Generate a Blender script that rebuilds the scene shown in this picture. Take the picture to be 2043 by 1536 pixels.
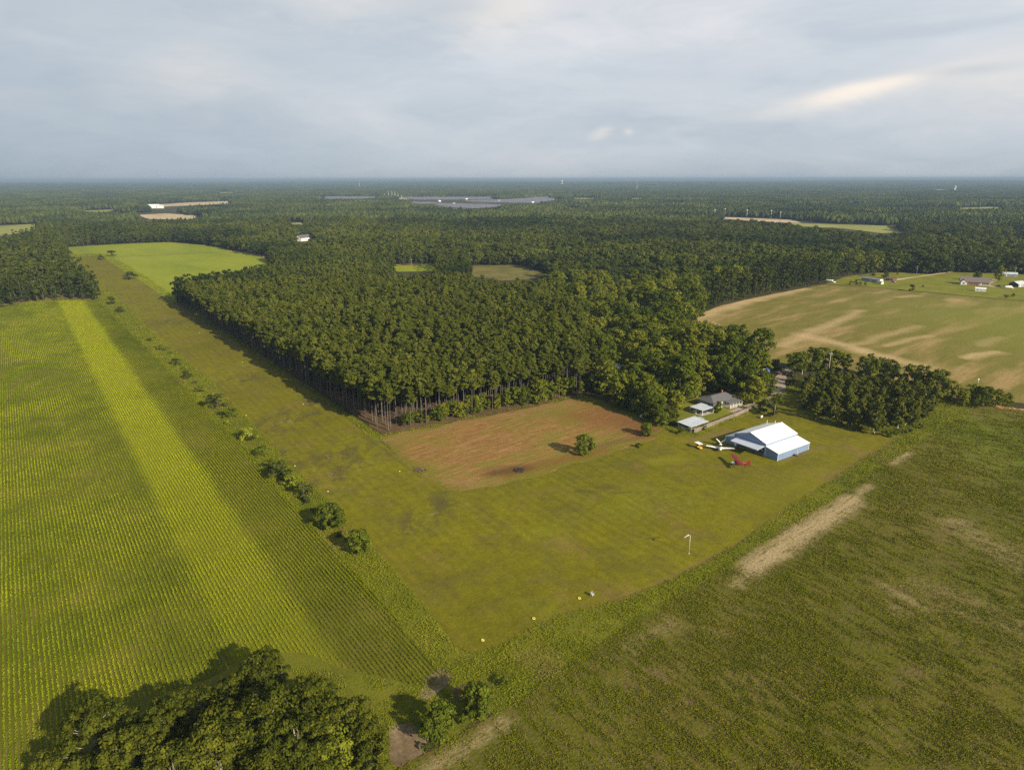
import bpy, bmesh, math, random
import numpy as np
from mathutils import Vector, Matrix

for o in list(bpy.data.objects):
    bpy.data.objects.remove(o, do_unlink=True)
scene = bpy.context.scene
COL = scene.collection
R = math.radians

# ------------------------------------------------------------------ camera, sky, sun
# world frame: +Y runs along the grass airstrip, metres, camera 100 m above the grass
CAM_H = 100.0
FOC, HZ, IW, IH = 1400.0, 357.5, 2043.0, 1536.0      # focal length and horizon row, in photo pixels
PITCH = math.atan((IH / 2 - HZ) / FOC)
YAW = R(35.1)
ROLL = R(-0.1)
cam_d = bpy.data.cameras.new('drone_camera')
cam = bpy.data.objects.new('drone_camera', cam_d)
COL.objects.link(cam)
cam_d.sensor_width = 36.0
cam_d.lens = 36.0 * FOC / IW
cam_d.clip_start = 1.0
cam_d.clip_end = 120000.0
cam.location = (0, 0, CAM_H)
cam.rotation_euler = (Matrix.Rotation(-YAW, 3, 'Z') @ Matrix.Rotation(R(90) - PITCH, 3, 'X') @ Matrix.Rotation(ROLL, 3, 'Z')).to_euler()
scene.camera = cam

SUN_AZ, SUN_EL = R(170.5), R(26.5)                   # azimuth clockwise from +Y
SUN_STRENGTH, SKY_STRENGTH = 5.0, 0.10
world = bpy.data.worlds.new('World')
scene.world = world
world.use_nodes = True
sun_d = bpy.data.lights.new('sun', 'SUN')
sun_d.energy = SUN_STRENGTH
sun_d.angle = R(0.6)
sun_d.color = (1.0, 0.87, 0.66)
sun = bpy.data.objects.new('sun', sun_d)
COL.objects.link(sun)
sv = Vector((math.sin(SUN_AZ) * math.cos(SUN_EL), math.cos(SUN_AZ) * math.cos(SUN_EL), math.sin(SUN_EL)))
sun.rotation_euler = sv.to_track_quat('Z', 'Y').to_euler()
sun.location = (0, -200, 300)
vs = scene.view_settings
vs.view_transform = 'Standard'
vs.look = 'None'
vs.exposure = 0.6
vs.gamma = 1.0
vs.use_curve_mapping = False
scene.render.engine = 'CYCLES'
cy = scene.cycles
cy.max_bounces = 4
cy.diffuse_bounces = 2
cy.glossy_bounces = 2
cy.transmission_bounces = 3
cy.transparent_max_bounces = 4
cy.volume_bounces = 0
cy.use_denoising = False      # 128 samples resolve this daylight; the denoiser would smear leaves and rows
cy.use_adaptive_sampling = False


def P2(x, y, z=0.0):
    """Ground point (world x, y) seen at photo pixel x, y, on the plane of height z."""
    c, s = math.cos(PITCH), math.sin(PITCH)
    cx, cyy = x - IW / 2, IH / 2 - y
    d = (cx, FOC * c + cyy * s, -FOC * s + cyy * c)
    t = (CAM_H - z) / -d[2]
    a, b = d[0] * t, d[1] * t
    return np.array((a * math.cos(YAW) + b * math.sin(YAW), -a * math.sin(YAW) + b * math.cos(YAW)))


def pix(x, y, z):
    """Photo pixel of world points (arrays)."""
    a = x * math.cos(YAW) - y * math.sin(YAW)
    b = x * math.sin(YAW) + y * math.cos(YAW)
    dz = z - CAM_H
    c, s = math.cos(PITCH), math.sin(PITCH)
    zc = np.maximum(b * c - dz * s, 0.1)
    yc = b * s + dz * c
    return IW / 2 + FOC * a / zc, IH / 2 - FOC * yc / zc


# ------------------------------------------------------------------ node helpers
class NT:
    def __init__(self, tree):
        self.t = tree
        self.n = tree.nodes
        self.l = tree.links
        self._p = None

    def node(self, kind, **kw):
        n = self.n.new(kind)
        for k, v in kw.items():
            setattr(n, k, v)
        return n

    def put(self, sock, v):
        if v is None:
            return
        if isinstance(v, bpy.types.NodeSocket):
            self.l.new(v, sock)
        elif isinstance(v, (tuple, list)) and len(v) == 3 and sock.type == 'RGBA':
            sock.default_value = (*v, 1)
        else:
            sock.default_value = v

    def pos(self):
        if self._p is None:
            self._p = self.node('ShaderNodeNewGeometry').outputs['Position']
        return self._p

    def m(self, op, a, b=None, c=None, clamp=False):
        n = self.node('ShaderNodeMath', operation=op, use_clamp=clamp)
        self.put(n.inputs[0], a)
        self.put(n.inputs[1], b)
        self.put(n.inputs[2], c)
        return n.outputs[0]

    def v(self, op, a, b=None, scale=None):
        n = self.node('ShaderNodeVectorMath', operation=op)
        self.put(n.inputs[0], a)
        if b is not None:
            self.put(n.inputs[1], b)
        if scale is not None:
            self.put(n.inputs['Scale'], scale)
        return n.outputs['Value'] if op in ('DOT_PRODUCT', 'LENGTH', 'DISTANCE') else n.outputs['Vector']

    def noise(self, scale, detail=3.0, rough=0.55, vec=None, stretch=None, rot=0.0, off=0.0, color=False):
        vec = vec if vec is not None else self.pos()
        if stretch is not None or rot or off:
            mp = self.node('ShaderNodeMapping')
            mp.vector_type = 'TEXTURE' if False else 'POINT'
            self.put(mp.inputs['Vector'], vec)
            if rot:
                mp2 = mp
                mp2.inputs['Rotation'].default_value = (0, 0, rot)
                mp = self.node('ShaderNodeMapping')
                self.l.new(mp2.outputs[0], mp.inputs['Vector'])
            mp.inputs['Scale'].default_value = stretch or (1, 1, 1)
            mp.inputs['Location'].default_value = (off, off * 1.7, off * 0.3)
            vec = mp.outputs[0]
        n = self.node('ShaderNodeTexNoise')
        n.inputs['Scale'].default_value = scale
        n.inputs['Detail'].default_value = detail
        n.inputs['Roughness'].default_value = rough
        self.put(n.inputs['Vector'], vec)
        return n.outputs['Color' if color else 'Fac']

    def rng(self, v, a, b, lo=0.0, hi=1.0, smooth=True):
        n = self.node('ShaderNodeMapRange')
        n.interpolation_type = 'SMOOTHSTEP' if smooth else 'LINEAR'
        self.put(n.inputs[0], v)
        for i, q in enumerate((a, b, lo, hi)):
            n.inputs[i + 1].default_value = q
        return n.outputs[0]

    def ramp(self, fac, stops):
        n = self.node('ShaderNodeValToRGB')
        e = n.color_ramp.elements
        while len(e) < len(stops):
            e.new(0.5)
        for i, (p, c) in enumerate(stops):
            e[i].position = p
            e[i].color = (*c, 1)
        self.put(n.inputs[0], fac)
        return n.outputs[0]

    def mix(self, fac, a, b, blend='MIX'):
        n = self.node('ShaderNodeMix', data_type='RGBA', blend_type=blend)
        self.put(n.inputs[0], fac)
        self.put(n.inputs[6], a)
        self.put(n.inputs[7], b)
        return n.outputs[2]

    def seg(self, P, a, b, w, soft=1.0):
        """1 on the ground segment a-b fading to 0 at distance w (a, b world x, y)."""
        a, b = np.array(a, float), np.array(b, float)
        ba = b - a
        L2 = float(ba @ ba) + 1e-6
        pa = self.v('SUBTRACT', P, (float(a[0]), float(a[1]), 0.0))
        t = self.m('MULTIPLY', self.v('DOT_PRODUCT', pa, (float(ba[0]), float(ba[1]), 0.0)), 1.0 / L2, clamp=True)
        pr = self.v('SCALE', (float(ba[0]), float(ba[1]), 0.0), scale=t)
        d = self.v('DISTANCE', pa, pr)
        return self.rng(d, w, w * (1 - soft), 0.0, 1.0)

    def warp(self, amount, scale, detail=3):
        c = self.noise(scale, detail, color=True)
        o = self.v('SUBTRACT', c, (0.5, 0.5, 0.5))
        return self.v('MULTIPLY_ADD_' if False else 'ADD', self.pos(), self.v('SCALE', self.v('MULTIPLY', o, (1, 1, 0)), scale=amount))


MATS = {}


def new_mat(name):
    m = bpy.data.materials.new(name)
    m.use_nodes = True
    t = NT(m.node_tree)
    t.n.clear()
    MATS[name] = m
    return m, t


def finish(t, color, rough=0.9, bump=None, bump_d=0.1, bump_s=0.6, spec=0.2, metal=0.0):
    o = t.node('ShaderNodeOutputMaterial')
    b = t.node('ShaderNodeBsdfPrincipled')
    t.put(b.inputs['Base Color'], color)
    t.put(b.inputs['Roughness'], rough)
    t.put(b.inputs['Metallic'], metal)
    b.inputs['Specular IOR Level'].default_value = spec
    if bump is not None:
        bn = t.node('ShaderNodeBump')
        bn.inputs['Strength'].default_value = bump_s
        bn.inputs['Distance'].default_value = bump_d
        t.put(bn.inputs['Height'], bump)
        t.l.new(bn.outputs[0], b.inputs['Normal'])
    t.l.new(b.outputs[0], o.inputs[0])


# ------------------------------------------------------------------ the sky: high overcast with pale breaks above the horizon
def dir_of(x, y):
    c, s = math.cos(PITCH), math.sin(PITCH)
    cx, cyy = x - IW / 2, IH / 2 - y
    a, b, z = cx, FOC * c + cyy * s, -FOC * s + cyy * c
    wx, wy = a * math.cos(YAW) + b * math.sin(YAW), -a * math.sin(YAW) + b * math.cos(YAW)
    return math.degrees(math.atan2(wx, wy)), math.degrees(math.atan2(z, math.hypot(wx, wy)))


def build_sky():
    t = NT(world.node_tree)
    t.n.clear()
    out = t.node('ShaderNodeOutputWorld')
    bg = t.node('ShaderNodeBackground')
    sky = t.node('ShaderNodeTexSky', sky_type='NISHITA')
    sky.sun_disc = False
    sky.sun_elevation = SUN_EL
    sky.sun_rotation = SUN_AZ
    sky.air_density = 1.3
    sky.dust_density = 2.5
    d = t.node('ShaderNodeTexCoord').outputs['Generated']
    sp = t.node('ShaderNodeSeparateXYZ')
    t.l.new(d, sp.inputs[0])
    el = t.m('MULTIPLY', t.m('ARCSINE', sp.outputs[2]), 57.2958)
    az = t.m('MULTIPLY', t.m('ARCTAN2', sp.outputs[0], sp.outputs[1]), 57.2958)
    cb = t.node('ShaderNodeCombineXYZ')
    t.put(cb.inputs[0], t.m('MULTIPLY', az, 0.045))
    t.put(cb.inputs[1], t.m('MULTIPLY', el, 0.16))
    q = cb.outputs[0]
    wc = t.noise(0.9, 4, 0.6, vec=q, color=True)
    qw = t.v('ADD', q, t.v('SCALE', t.v('SUBTRACT', wc, (0.5, 0.5, 0.5)), scale=0.9))
    n1 = t.noise(1.0, 5, 0.55, vec=qw)
    n2 = t.noise(2.6, 6, 0.6, vec=qw, off=7.0)
    base = t.ramp(t.m('MULTIPLY', el, 1 / 16.0, clamp=True),
                  [(0.0, (0.310, 0.345, 0.375)), (0.12, (0.365, 0.400, 0.432)), (0.5, (0.418, 0.450, 0.485)), (1.0, (0.460, 0.470, 0.495))])
    shade = t.ramp(n1, [(0.32, (0.85, 0.885, 0.92)), (0.48, (0.98, 0.985, 0.99)), (0.56, (1.03, 1.01, 1.01)), (0.68, (1.12, 1.075, 1.05))])
    c = t.mix(1.0, base, shade, 'MULTIPLY')
    shade2 = t.ramp(n2, [(0.35, (0.94, 0.955, 0.97)), (0.65, (1.05, 1.04, 1.03))])
    c = t.mix(1.0, c, shade2, 'MULTIPLY')
    # darker rain cloud to the west (left), brighter in the middle
    a0, _ = dir_of(0, 200)
    a1, _ = dir_of(1100, 200)
    wst = t.rng(az, a0 - 3, a1, 0.0, 1.0)
    c = t.mix(1.0, c, t.mix(wst, (0.80, 0.85, 0.88), (1.03, 1.03, 1.03)), 'MULTIPLY')
    # pale sunlit breaks between the clouds
    wq = t.noise(3.2, 5, 0.6, vec=q, off=3.0)
    for (px, py, sa, se, slope, amp) in ((760, 10, 7.0, 1.4, 0.02, 0.22), (1000, 30, 3.5, 1.4, 0.2, 0.5), (1760, 170, 4.0, 0.42, 0.16, .85), (1690, 190, 2.2, 0.5, 0.16, 0.7), (1640, 205, 5.0, 0.6, 0.14, 0.4),
                                          (1200, 268, 0.8, 0.40, 0.3, 0.55), (400, 140, 4.0, 1.9, 0.05, 0.25), (2020, 150, 5.0, 1.9, 0.0, 0.35), (1255, 266, 0.35, 0.25, 0.0, 0.35)):
        ca, ce = dir_of(px, py)
        da = t.m('SUBTRACT', az, ca)
        de = t.m('SUBTRACT', t.m('SUBTRACT', el, ce), t.m('MULTIPLY', da, slope))
        de = t.m('ADD', de, t.m('MULTIPLY', t.m('SUBTRACT', n2, 0.5), 2.2 * se))
        r2 = t.m('ADD', t.m('POWER', t.m('MULTIPLY', da, 1 / sa), 2.0), t.m('POWER', t.m('MULTIPLY', de, 1 / se), 2.0))
        g = t.m('EXPONENT', t.m('MULTIPLY', r2, -1.0))
        g = t.m('MULTIPLY', g, t.rng(wq, 0.30, 0.55, 0.45, 1.0))
        c = t.mix(t.m('MULTIPLY', g, amp, clamp=True), c, (0.68, 0.615, 0.54))
    # slate cloud shelves
    for (px, py, sa, se, slope, amp) in ((900, 18, 4.5, 1.0, 0.0, 0.4), (600, 75, 7.0, 2.0, 0.0, 0.3), (1450, 130, 13.0, 1.5, 0.03, 0.22), (1930, 142, 3.2, 0.35, 0.03, 0.4), (300, 310, 14, 2.2, 0, 0.25)):
        ca, ce = dir_of(px, py)
        da = t.m('SUBTRACT', az, ca)
        de = t.m('SUBTRACT', t.m('SUBTRACT', el, ce), t.m('MULTIPLY', da, slope))
        de = t.m('ADD', de, t.m('MULTIPLY', t.m('SUBTRACT', n2, 0.5), 2.0 * se))
        r2 = t.m('ADD', t.m('POWER', t.m('MULTIPLY', da, 1 / sa), 2.0), t.m('POWER', t.m('MULTIPLY', de, 1 / se), 2.0))
        g = t.m('EXPONENT', t.m('MULTIPLY', r2, -1.0))
        c = t.mix(t.m('MULTIPLY', g, amp, clamp=True), c, (0.30, 0.35, 0.405))
    # unseen upper sky: grey cloud added to deepen the shadows, clear-sky model between
    hi = t.mix(t.rng(n1, 0.35, 0.65), (0.20, 0.215, 0.23), t.mix(1.0, sky.outputs[0], (SKY_STRENGTH,) * 3, 'MULTIPLY'))
    c = t.mix(t.rng(el, 13.0, 30.0), c, hi)
    t.l.new(c, bg.inputs[0])
    bg.inputs[1].default_value = 1.0
    t.l.new(bg.outputs[0], out.inputs[0])


build_sky()


# ------------------------------------------------------------------ object helpers
def tag(o, label=None, cat=None, group=None, kind=None):
    if label:
        o['label'] = label
    if cat:
        o['category'] = cat
    if group:
        o['group'] = group
    if kind:
        o['kind'] = kind
    return o


def empty(name, loc, rz=0.0, label=None, cat=None, group=None, scale=1.0):
    o = bpy.data.objects.new(name, None)
    COL.objects.link(o)
    o.location = loc
    o.rotation_euler = (0, 0, rz)
    o.scale = (scale,) * 3
    o.empty_display_size = 0.5
    return tag(o, label, cat, group)


def mesh_obj(name, me, parent=None, link=True):
    o = bpy.data.objects.new(name, me)
    if link:
        COL.objects.link(o)
    if parent is not None:
        o.parent = parent
    return o


def quad_mesh(name, V, mat, extra=None, smooth=False):
    """V: (N,4,3) array of quads -> mesh. extra: list of (verts, faces, material) appended."""
    n = len(V)
    vs_ = V.reshape(-1, 3).astype(np.float32)
    loops = np.arange(n * 4, dtype=np.int32)
    starts = np.arange(n, dtype=np.int32) * 4
    totals = np.full(n, 4, np.int32)
    mi = np.zeros(n, np.int32)
    mats = [mat]
    for (ev, ef, em) in (extra or []):
        base = len(vs_)
        vs_ = np.vstack([vs_, np.array(ev, np.float32)])
        fl = np.array([i for f in ef for i in f], np.int32) + base
        tt = np.array([len(f) for f in ef], np.int32)
        st = len(loops) + np.concatenate([[0], np.cumsum(tt)[:-1]]).astype(np.int32)
        loops = np.concatenate([loops, fl])
        starts = np.concatenate([starts, st])
        totals = np.concatenate([totals, tt])
        mi = np.concatenate([mi, np.full(len(tt), len(mats), np.int32)])
        mats.append(em)
    me = bpy.data.meshes.new(name)
    me.vertices.add(len(vs_))
    me.vertices.foreach_set('co', vs_.ravel())
    me.loops.add(len(loops))
    me.loops.foreach_set('vertex_index', loops)
    me.polygons.add(len(starts))
    me.polygons.foreach_set('loop_start', starts)
    me.polygons.foreach_set('loop_total', totals)
    me.polygons.foreach_set('material_index', mi)
    for q in mats:
        me.materials.append(q)
    me.update(calc_edges=True)
    return me


class MB:
    """Collects simple solids; build() links them as one mesh object."""

    def __init__(self):
        self.v = []
        self.f = []

    def add(self, vs, fs):
        b = len(self.v)
        self.v += [tuple(map(float, p)) for p in vs]
        self.f += [tuple(i + b for i in f) for f in fs]
        return self

    def box(self, x0, x1, y0, y1, z0, z1):
        return self.hexa([(x0, y0, z0), (x1, y0, z0), (x1, y1, z0), (x0, y1, z0), (x0, y0, z1), (x1, y0, z1), (x1, y1, z1), (x0, y1, z1)])

    def hexa(self, p):
        return self.add(p, [(0, 3, 2, 1), (4, 5, 6, 7), (0, 1, 5, 4), (1, 2, 6, 5), (2, 3, 7, 6), (3, 0, 4, 7)])

    def slab(self, quad, th):
        """a sheet of thickness th under the four corner points"""
        lo = [(x, y, z - th) for x, y, z in quad]
        return self.hexa(lo + list(quad))

    def prism(self, poly, axis, a, b):
        """extrude a 2-D polygon along an axis ('x': poly is y,z ; 'y': poly is x,z ; 'z': x,y)"""
        mk = {'x': lambda u, w, t: (t, u, w), 'y': lambda u, w, t: (u, t, w), 'z': lambda u, w, t: (u, w, t)}[axis]
        n = len(poly)
        vs = [mk(u, w, a) for u, w in poly] + [mk(u, w, b) for u, w in poly]
        fs = [tuple(range(n))[::-1], tuple(range(n, 2 * n))] + [(i, (i + 1) % n, n + (i + 1) % n, n + i) for i in range(n)]
        return self.add(vs, fs)

    def tube(self, pts, radii, n=8, cap=True):
        pts = [Vector(p) for p in pts]
        rings = []
        for i, p in enumerate(pts):
            d = (pts[min(i + 1, len(pts) - 1)] - pts[max(i - 1, 0)]).normalized()
            u = d.orthogonal().normalized() if abs(d.z) < 0.95 else Vector((1, 0, 0))
            u = (u - d * u.dot(d)).normalized()
            w = d.cross(u)
            rings.append([p + (u * math.cos(2 * math.pi * k / n) + w * math.sin(2 * math.pi * k / n)) * radii[i] for k in range(n)])
        vs = [q for r in rings for q in r]
        fs = []
        for i in range(len(pts) - 1):
            for k in range(n):
                fs.append((i * n + k, i * n + (k + 1) % n, (i + 1) * n + (k + 1) % n, (i + 1) * n + k))
        if cap:
            fs.append(tuple(range(n))[::-1])
            fs.append(tuple((len(pts) - 1) * n + k for k in range(n)))
        return self.add(vs, fs)

    def loft(self, rings, cap=True):
        n = len(rings[0])
        vs = [q for r in rings for q in r]
        fs = []
        for i in range(len(rings) - 1):
            for k in range(n):
                fs.append((i * n + k, i * n + (k + 1) % n, (i + 1) * n + (k + 1) % n, (i + 1) * n + k))
        if cap:
            fs.append(tuple(range(n))[::-1])
            fs.append(tuple((len(rings) - 1) * n + k for k in range(n)))
        return self.add(vs, fs)

    def lathe(self, prof, n=16, c=(0, 0, 0)):
        rings = [[(c[0] + r * math.cos(2 * math.pi * k / n), c[1] + r * math.sin(2 * math.pi * k / n), c[2] + z) for k in range(n)] for r, z in prof]
        return self.loft(rings)

    def torus(self, R0, r0, n=20, m=8, c=(0, 0, 0), axis='z'):
        vs, fs = [], []
        for i in range(n):
            a = 2 * math.pi * i / n
            for j in range(m):
                b = 2 * math.pi * j / m
                q = ((R0 + r0 * math.cos(b)) * math.cos(a), (R0 + r0 * math.cos(b)) * math.sin(a), r0 * math.sin(b))
                if axis == 'x':
                    q = (q[2], q[0], q[1])
                elif axis == 'y':
                    q = (q[0], q[2], q[1])
                vs.append((q[0] + c[0], q[1] + c[1], q[2] + c[2]))
        for i in range(n):
            for j in range(m):
                fs.append((i * m + j, ((i + 1) % n) * m + j, ((i + 1) % n) * m + (j + 1) % m, i * m + (j + 1) % m))
        return self.add(vs, fs)

    def build(self, name, mat, parent=None, smooth=False, bevel=0.0):
        me = bpy.data.meshes.new(name)
        me.from_pydata(self.v, [], self.f)
        bm = bmesh.new()
        bm.from_mesh(me)
        bmesh.ops.recalc_face_normals(bm, faces=bm.faces)
        if bevel:
            bmesh.ops.bevel(bm, geom=list(bm.edges), offset=bevel, segments=1, affect='EDGES', clamp_overlap=True)
        if smooth:
            for f in bm.faces:
                f.smooth = True
        bm.to_mesh(me)
        bm.free()
        me.materials.append(MATS[mat] if isinstance(mat, str) else mat)
        return mesh_obj(name, me, parent)


def in_poly(x, y, poly):
    poly = np.asarray(poly, float)
    inside = np.zeros(np.shape(x), bool)
    n = len(poly)
    j = n - 1
    for i in range(n):
        xi, yi = poly[i]
        xj, yj = poly[j]
        if yi != yj:
            cond = ((yi > y) != (yj > y)) & (x < (xj - xi) * (y - yi) / (yj - yi) + xi)
            inside ^= cond
        j = i
    return inside


def vnoise(x, y, scale, seed=0):
    """smooth value noise in numpy, 0..1"""
    x, y = np.asarray(x) / scale, np.asarray(y) / scale
    ix, iy = np.floor(x).astype(np.int64), np.floor(y).astype(np.int64)
    fx, fy = x - ix, y - iy
    fx, fy = fx * fx * (3 - 2 * fx), fy * fy * (3 - 2 * fy)

    def h(a, b):
        v = (a * 374761393 + b * 668265263 + seed * 982451653) & 0x7fffffff
        v = ((v ^ (v >> 13)) * 1274126177) & 0x7fffffff
        return ((v ^ (v >> 16)) & 0xffff) / 65535.0
    return (h(ix, iy) * (1 - fx) + h(ix + 1, iy) * fx) * (1 - fy) + (h(ix, iy + 1) * (1 - fx) + h(ix + 1, iy + 1) * fx) * fy


def hill(x, y):
    """gentle relief of the far country"""
    d = np.hypot(x, y)
    k = np.clip((d - 6500) / 6000, 0, 1)
    return k * (28 * vnoise(x, y, 3600, 5) + 16 * vnoise(x, y, 1500, 6))


# ------------------------------------------------------------------ materials
def leaf_mat(name, cols, var=0.35, trans=0.25, tint=0.25, patch=0.0):
    """cols: three base colours; each leaf, each tree and broad patches vary."""
    m, t = new_mat(name)
    isl = t.node('ShaderNodeNewGeometry').outputs['Random Per Island']
    obj = t.node('ShaderNodeObjectInfo').outputs['Random']
    n = t.noise(0.35, 2)
    f = t.m('ADD', t.m('ADD', t.m('MULTIPLY', isl, var), t.m('MULTIPLY', obj, tint)), t.m('MULTIPLY', t.rng(n, 0.3, 0.7), 1 - var - tint))
    c = t.ramp(f, [(0.12, cols[0]), (0.5, cols[1]), (0.9, cols[2])])
    if patch:
        pn = t.noise(0.012, 3)
        c = t.mix(t.m('MULTIPLY', t.rng(pn, 0.45, 0.62), patch), c, cols[2])
        # whole stands of different species and age
        big = t.noise(0.0030, 5, 0.68, off=5)
        c = t.mix(1.0, c, t.ramp(big, [(0.36, (0.45, 0.53, 0.66)), (0.48, (1.0, 1.0, 1.0)), (0.60, (1.55, 1.45, 1.10))]), 'MULTIPLY')
        c = t.mix(t.rng(t.noise(0.006, 4, 0.7, off=31), 0.63, 0.70, 0, 0.55), c, (0.20, 0.21, 0.05))
    o = t.node('ShaderNodeOutputMaterial')
    d = t.node('ShaderNodeBsdfDiffuse')
    tr = t.node('ShaderNodeBsdfTranslucent')
    mx = t.node('ShaderNodeMixShader')
    mx.inputs[0].default_value = trans
    t.put(d.inputs[0], c)
    t.put(tr.inputs[0], t.mix(1.0, c, (1.15, 1.1, 0.6), 'MULTIPLY'))
    t.l.new(d.outputs[0], mx.inputs[1])
    t.l.new(tr.outputs[0], mx.inputs[2])
    t.l.new(mx.outputs[0], o.inputs[0])
    return m


leaf_mat('pine_needles', [(0.050, 0.067, 0.009), (0.096, 0.115, 0.014), (0.152, 0.164, 0.025)], var=0.35, tint=0.45, trans=0.35)
leaf_mat('grove_needles', [(0.038, 0.050, 0.009), (0.086, 0.100, 0.013), (0.175, 0.172, 0.022)], var=0.4, tint=0.35)
leaf_mat('broad_leaves', [(0.040, 0.060, 0.007), (0.096, 0.120, 0.010), (0.190, 0.198, 0.020)], var=0.3, tint=0.6)
leaf_mat('oak_leaves', [(0.032, 0.043, 0.006), (0.080, 0.094, 0.010), (0.155, 0.160, 0.018)], var=0.45, tint=0.3)
leaf_mat('lime_leaves', [(0.09, 0.12, 0.012), (0.17, 0.20, 0.018), (0.26, 0.27, 0.03)])
leaf_mat('shrub_leaves', [(0.045, 0.065, 0.008), (0.092, 0.118, 0.012), (0.160, 0.182, 0.022)])
leaf_mat('dark_shrub_leaves', [(0.030, 0.042, 0.010), (0.058, 0.070, 0.016), (0.10, 0.11, 0.03)])
leaf_mat('far_leaves', [(0.024, 0.037, 0.008), (0.050, 0.068, 0.012), (0.100, 0.114, 0.018)], var=0.45, tint=0.25, patch=0.3)
leaf_mat('canopy_leaves', [(0.016, 0.026, 0.010), (0.032, 0.045, 0.014), (0.064, 0.076, 0.022)], var=0.5, tint=0.2, patch=0.3, trans=0.05)
leaf_mat('dead_leaves', [(0.16, 0.09, 0.05), (0.22, 0.13, 0.07), (0.28, 0.18, 0.10)])


def bark(name, a, b):
    m, t = new_mat(name)
    n = t.noise(3.0, 4, 0.6, stretch=(1, 1, 0.25))
    finish(t, t.ramp(n, [(0.3, a), (0.7, b)]), 0.9, n, 0.05)


bark('pine_bark', (0.06, 0.050, 0.042), (0.17, 0.150, 0.13))
bark('grey_bark', (0.05, 0.043, 0.034), (0.12, 0.105, 0.085))
bark('limb_bark', (0.16, 0.14, 0.115), (0.32, 0.29, 0.25))
bark('pale_bark', (0.34, 0.31, 0.27), (0.55, 0.52, 0.47))


def plain(name, c, rough=0.5, metal=0.0, var=0.12, scale=1.5, spec=0.4):
    m, t = new_mat(name)
    n = t.noise(scale, 4)
    a = tuple(max(0, x * (1 - var)) for x in c)
    b = tuple(min(1, x * (1 + var)) for x in c)
    finish(t, t.ramp(n, [(0.3, a), (0.7, b)]), rough, metal=metal, spec=spec)


def ribbed(name, c, axis, pitch, rough=0.35, var=0.08, metal=0.0, depth=0.04, seam=0.0, dirt=None):
    """sheet metal or siding with ribs across the given axis"""
    m, t = new_mat(name)
    s = t.node('ShaderNodeSeparateXYZ')
    t.l.new(t.node('ShaderNodeTexCoord').outputs['Object'], s.inputs[0])
    w = t.m('FRACT', t.m('MULTIPLY', s.outputs['XYZ'.index(axis)], 1.0 / pitch))
    rib = t.m('PINGPONG', w, 0.5)
    h = t.rng(rib, 0.0, 0.16, 0.0, 1.0)
    n = t.noise(0.35, 5)
    a = tuple(x * (1 - var) for x in c)
    b = tuple(min(1, x * (1 + var)) for x in c)
    col = t.ramp(n, [(0.3, a), (0.7, b)])
    if seam:
        col = t.mix(t.m('MULTIPLY', t.m('SUBTRACT', 1.0, h), seam), col, tuple(x * 0.55 for x in c))
    if dirt:
        dn = t.noise(0.8, 5, 0.65, stretch=(1, 1, 0.3))
        col = t.mix(t.rng(dn, 0.52, 0.75, 0, 0.55), col, dirt)
    finish(t, col, rough, h, depth, 0.8, metal=metal, spec=0.4)


ribbed('hangar_blue_front', (0.165, 0.235, 0.375), 'Y', 0.92, 0.4, seam=0.35)
ribbed('hangar_blue_side', (0.165, 0.235, 0.375), 'X', 0.92, 0.4, seam=0.35)
ribbed('hangar_white_roof', (0.82, 0.82, 0.80), 'X', 0.92, 0.5, seam=0.10, var=0.03)
ribbed('awning_metal', (0.48, 0.53, 0.63), 'Y', 0.55, 0.4, seam=0.45)
ribbed('galvanised_roof', (0.50, 0.555, 0.60), 'X', 0.8, 0.4, seam=0.18, var=0.12, dirt=(0.34, 0.30, 0.26))
ribbed('cream_siding', (0.62, 0.58, 0.44), 'Z', 0.2, 0.6, seam=0.25)
ribbed('grey_siding', (0.30, 0.33, 0.35), 'Z', 0.2, 0.6, seam=0.3)
ribbed('white_siding', (0.74, 0.73, 0.70), 'Z', 0.2, 0.6, seam=0.15)
ribbed('fence_boards', (0.20, 0.165, 0.135), 'X', 0.15, 0.85, seam=0.5, var=0.3)
ribbed('weathered_boards', (0.28, 0.25, 0.22), 'X', 0.2, 0.85, seam=0.5, var=0.35)
plain('white_trim', (0.78, 0.78, 0.76), 0.5, var=0.04)
plain('white_paint', (0.80, 0.80, 0.77), 0.35, var=0.04)
plain('red_paint', (0.20, 0.010, 0.010), 0.45, var=0.15)
plain('yellow_paint', (0.72, 0.43, 0.03), 0.45, var=0.10)
plain('tyre_yellow', (0.62, 0.52, 0.10), 0.6, var=0.12)
plain('blue_paint', (0.05, 0.10, 0.33), 0.3)
plain('dark_paint', (0.03, 0.03, 0.035), 0.3)
plain('grey_paint', (0.25, 0.26, 0.27), 0.5)
plain('maroon_paint', (0.16, 0.05, 0.05), 0.5)
plain('pole_grey', (0.50, 0.50, 0.46), 0.5)
plain('rubber', (0.02, 0.02, 0.02), 0.8)
plain('steel', (0.42, 0.43, 0.44), 0.4, metal=0.6)
plain('concrete', (0.40, 0.38, 0.34), 0.9, var=0.2)
plain('dark_interior', (0.035, 0.032, 0.03), 0.9)
plain('wood_grey', (0.30, 0.27, 0.23), 0.85, var=0.25)
plain('dark_glass', (0.02, 0.025, 0.03), 0.12, spec=0.6)
plain('orange_fabric', (0.80, 0.62, 0.52), 0.8)
plain('ash', (0.035, 0.033, 0.03), 0.95, var=0.5)
plain('brush_wood', (0.12, 0.085, 0.05), 0.95, var=0.5)
plain('shingles', (0.105, 0.105, 0.11), 0.85, var=0.3, scale=2.5)
plain('brown_shingles', (0.15, 0.125, 0.12), 0.85, var=0.3, scale=2.5)
plain('brick_red', (0.26, 0.10, 0.075), 0.9, var=0.25)
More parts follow.
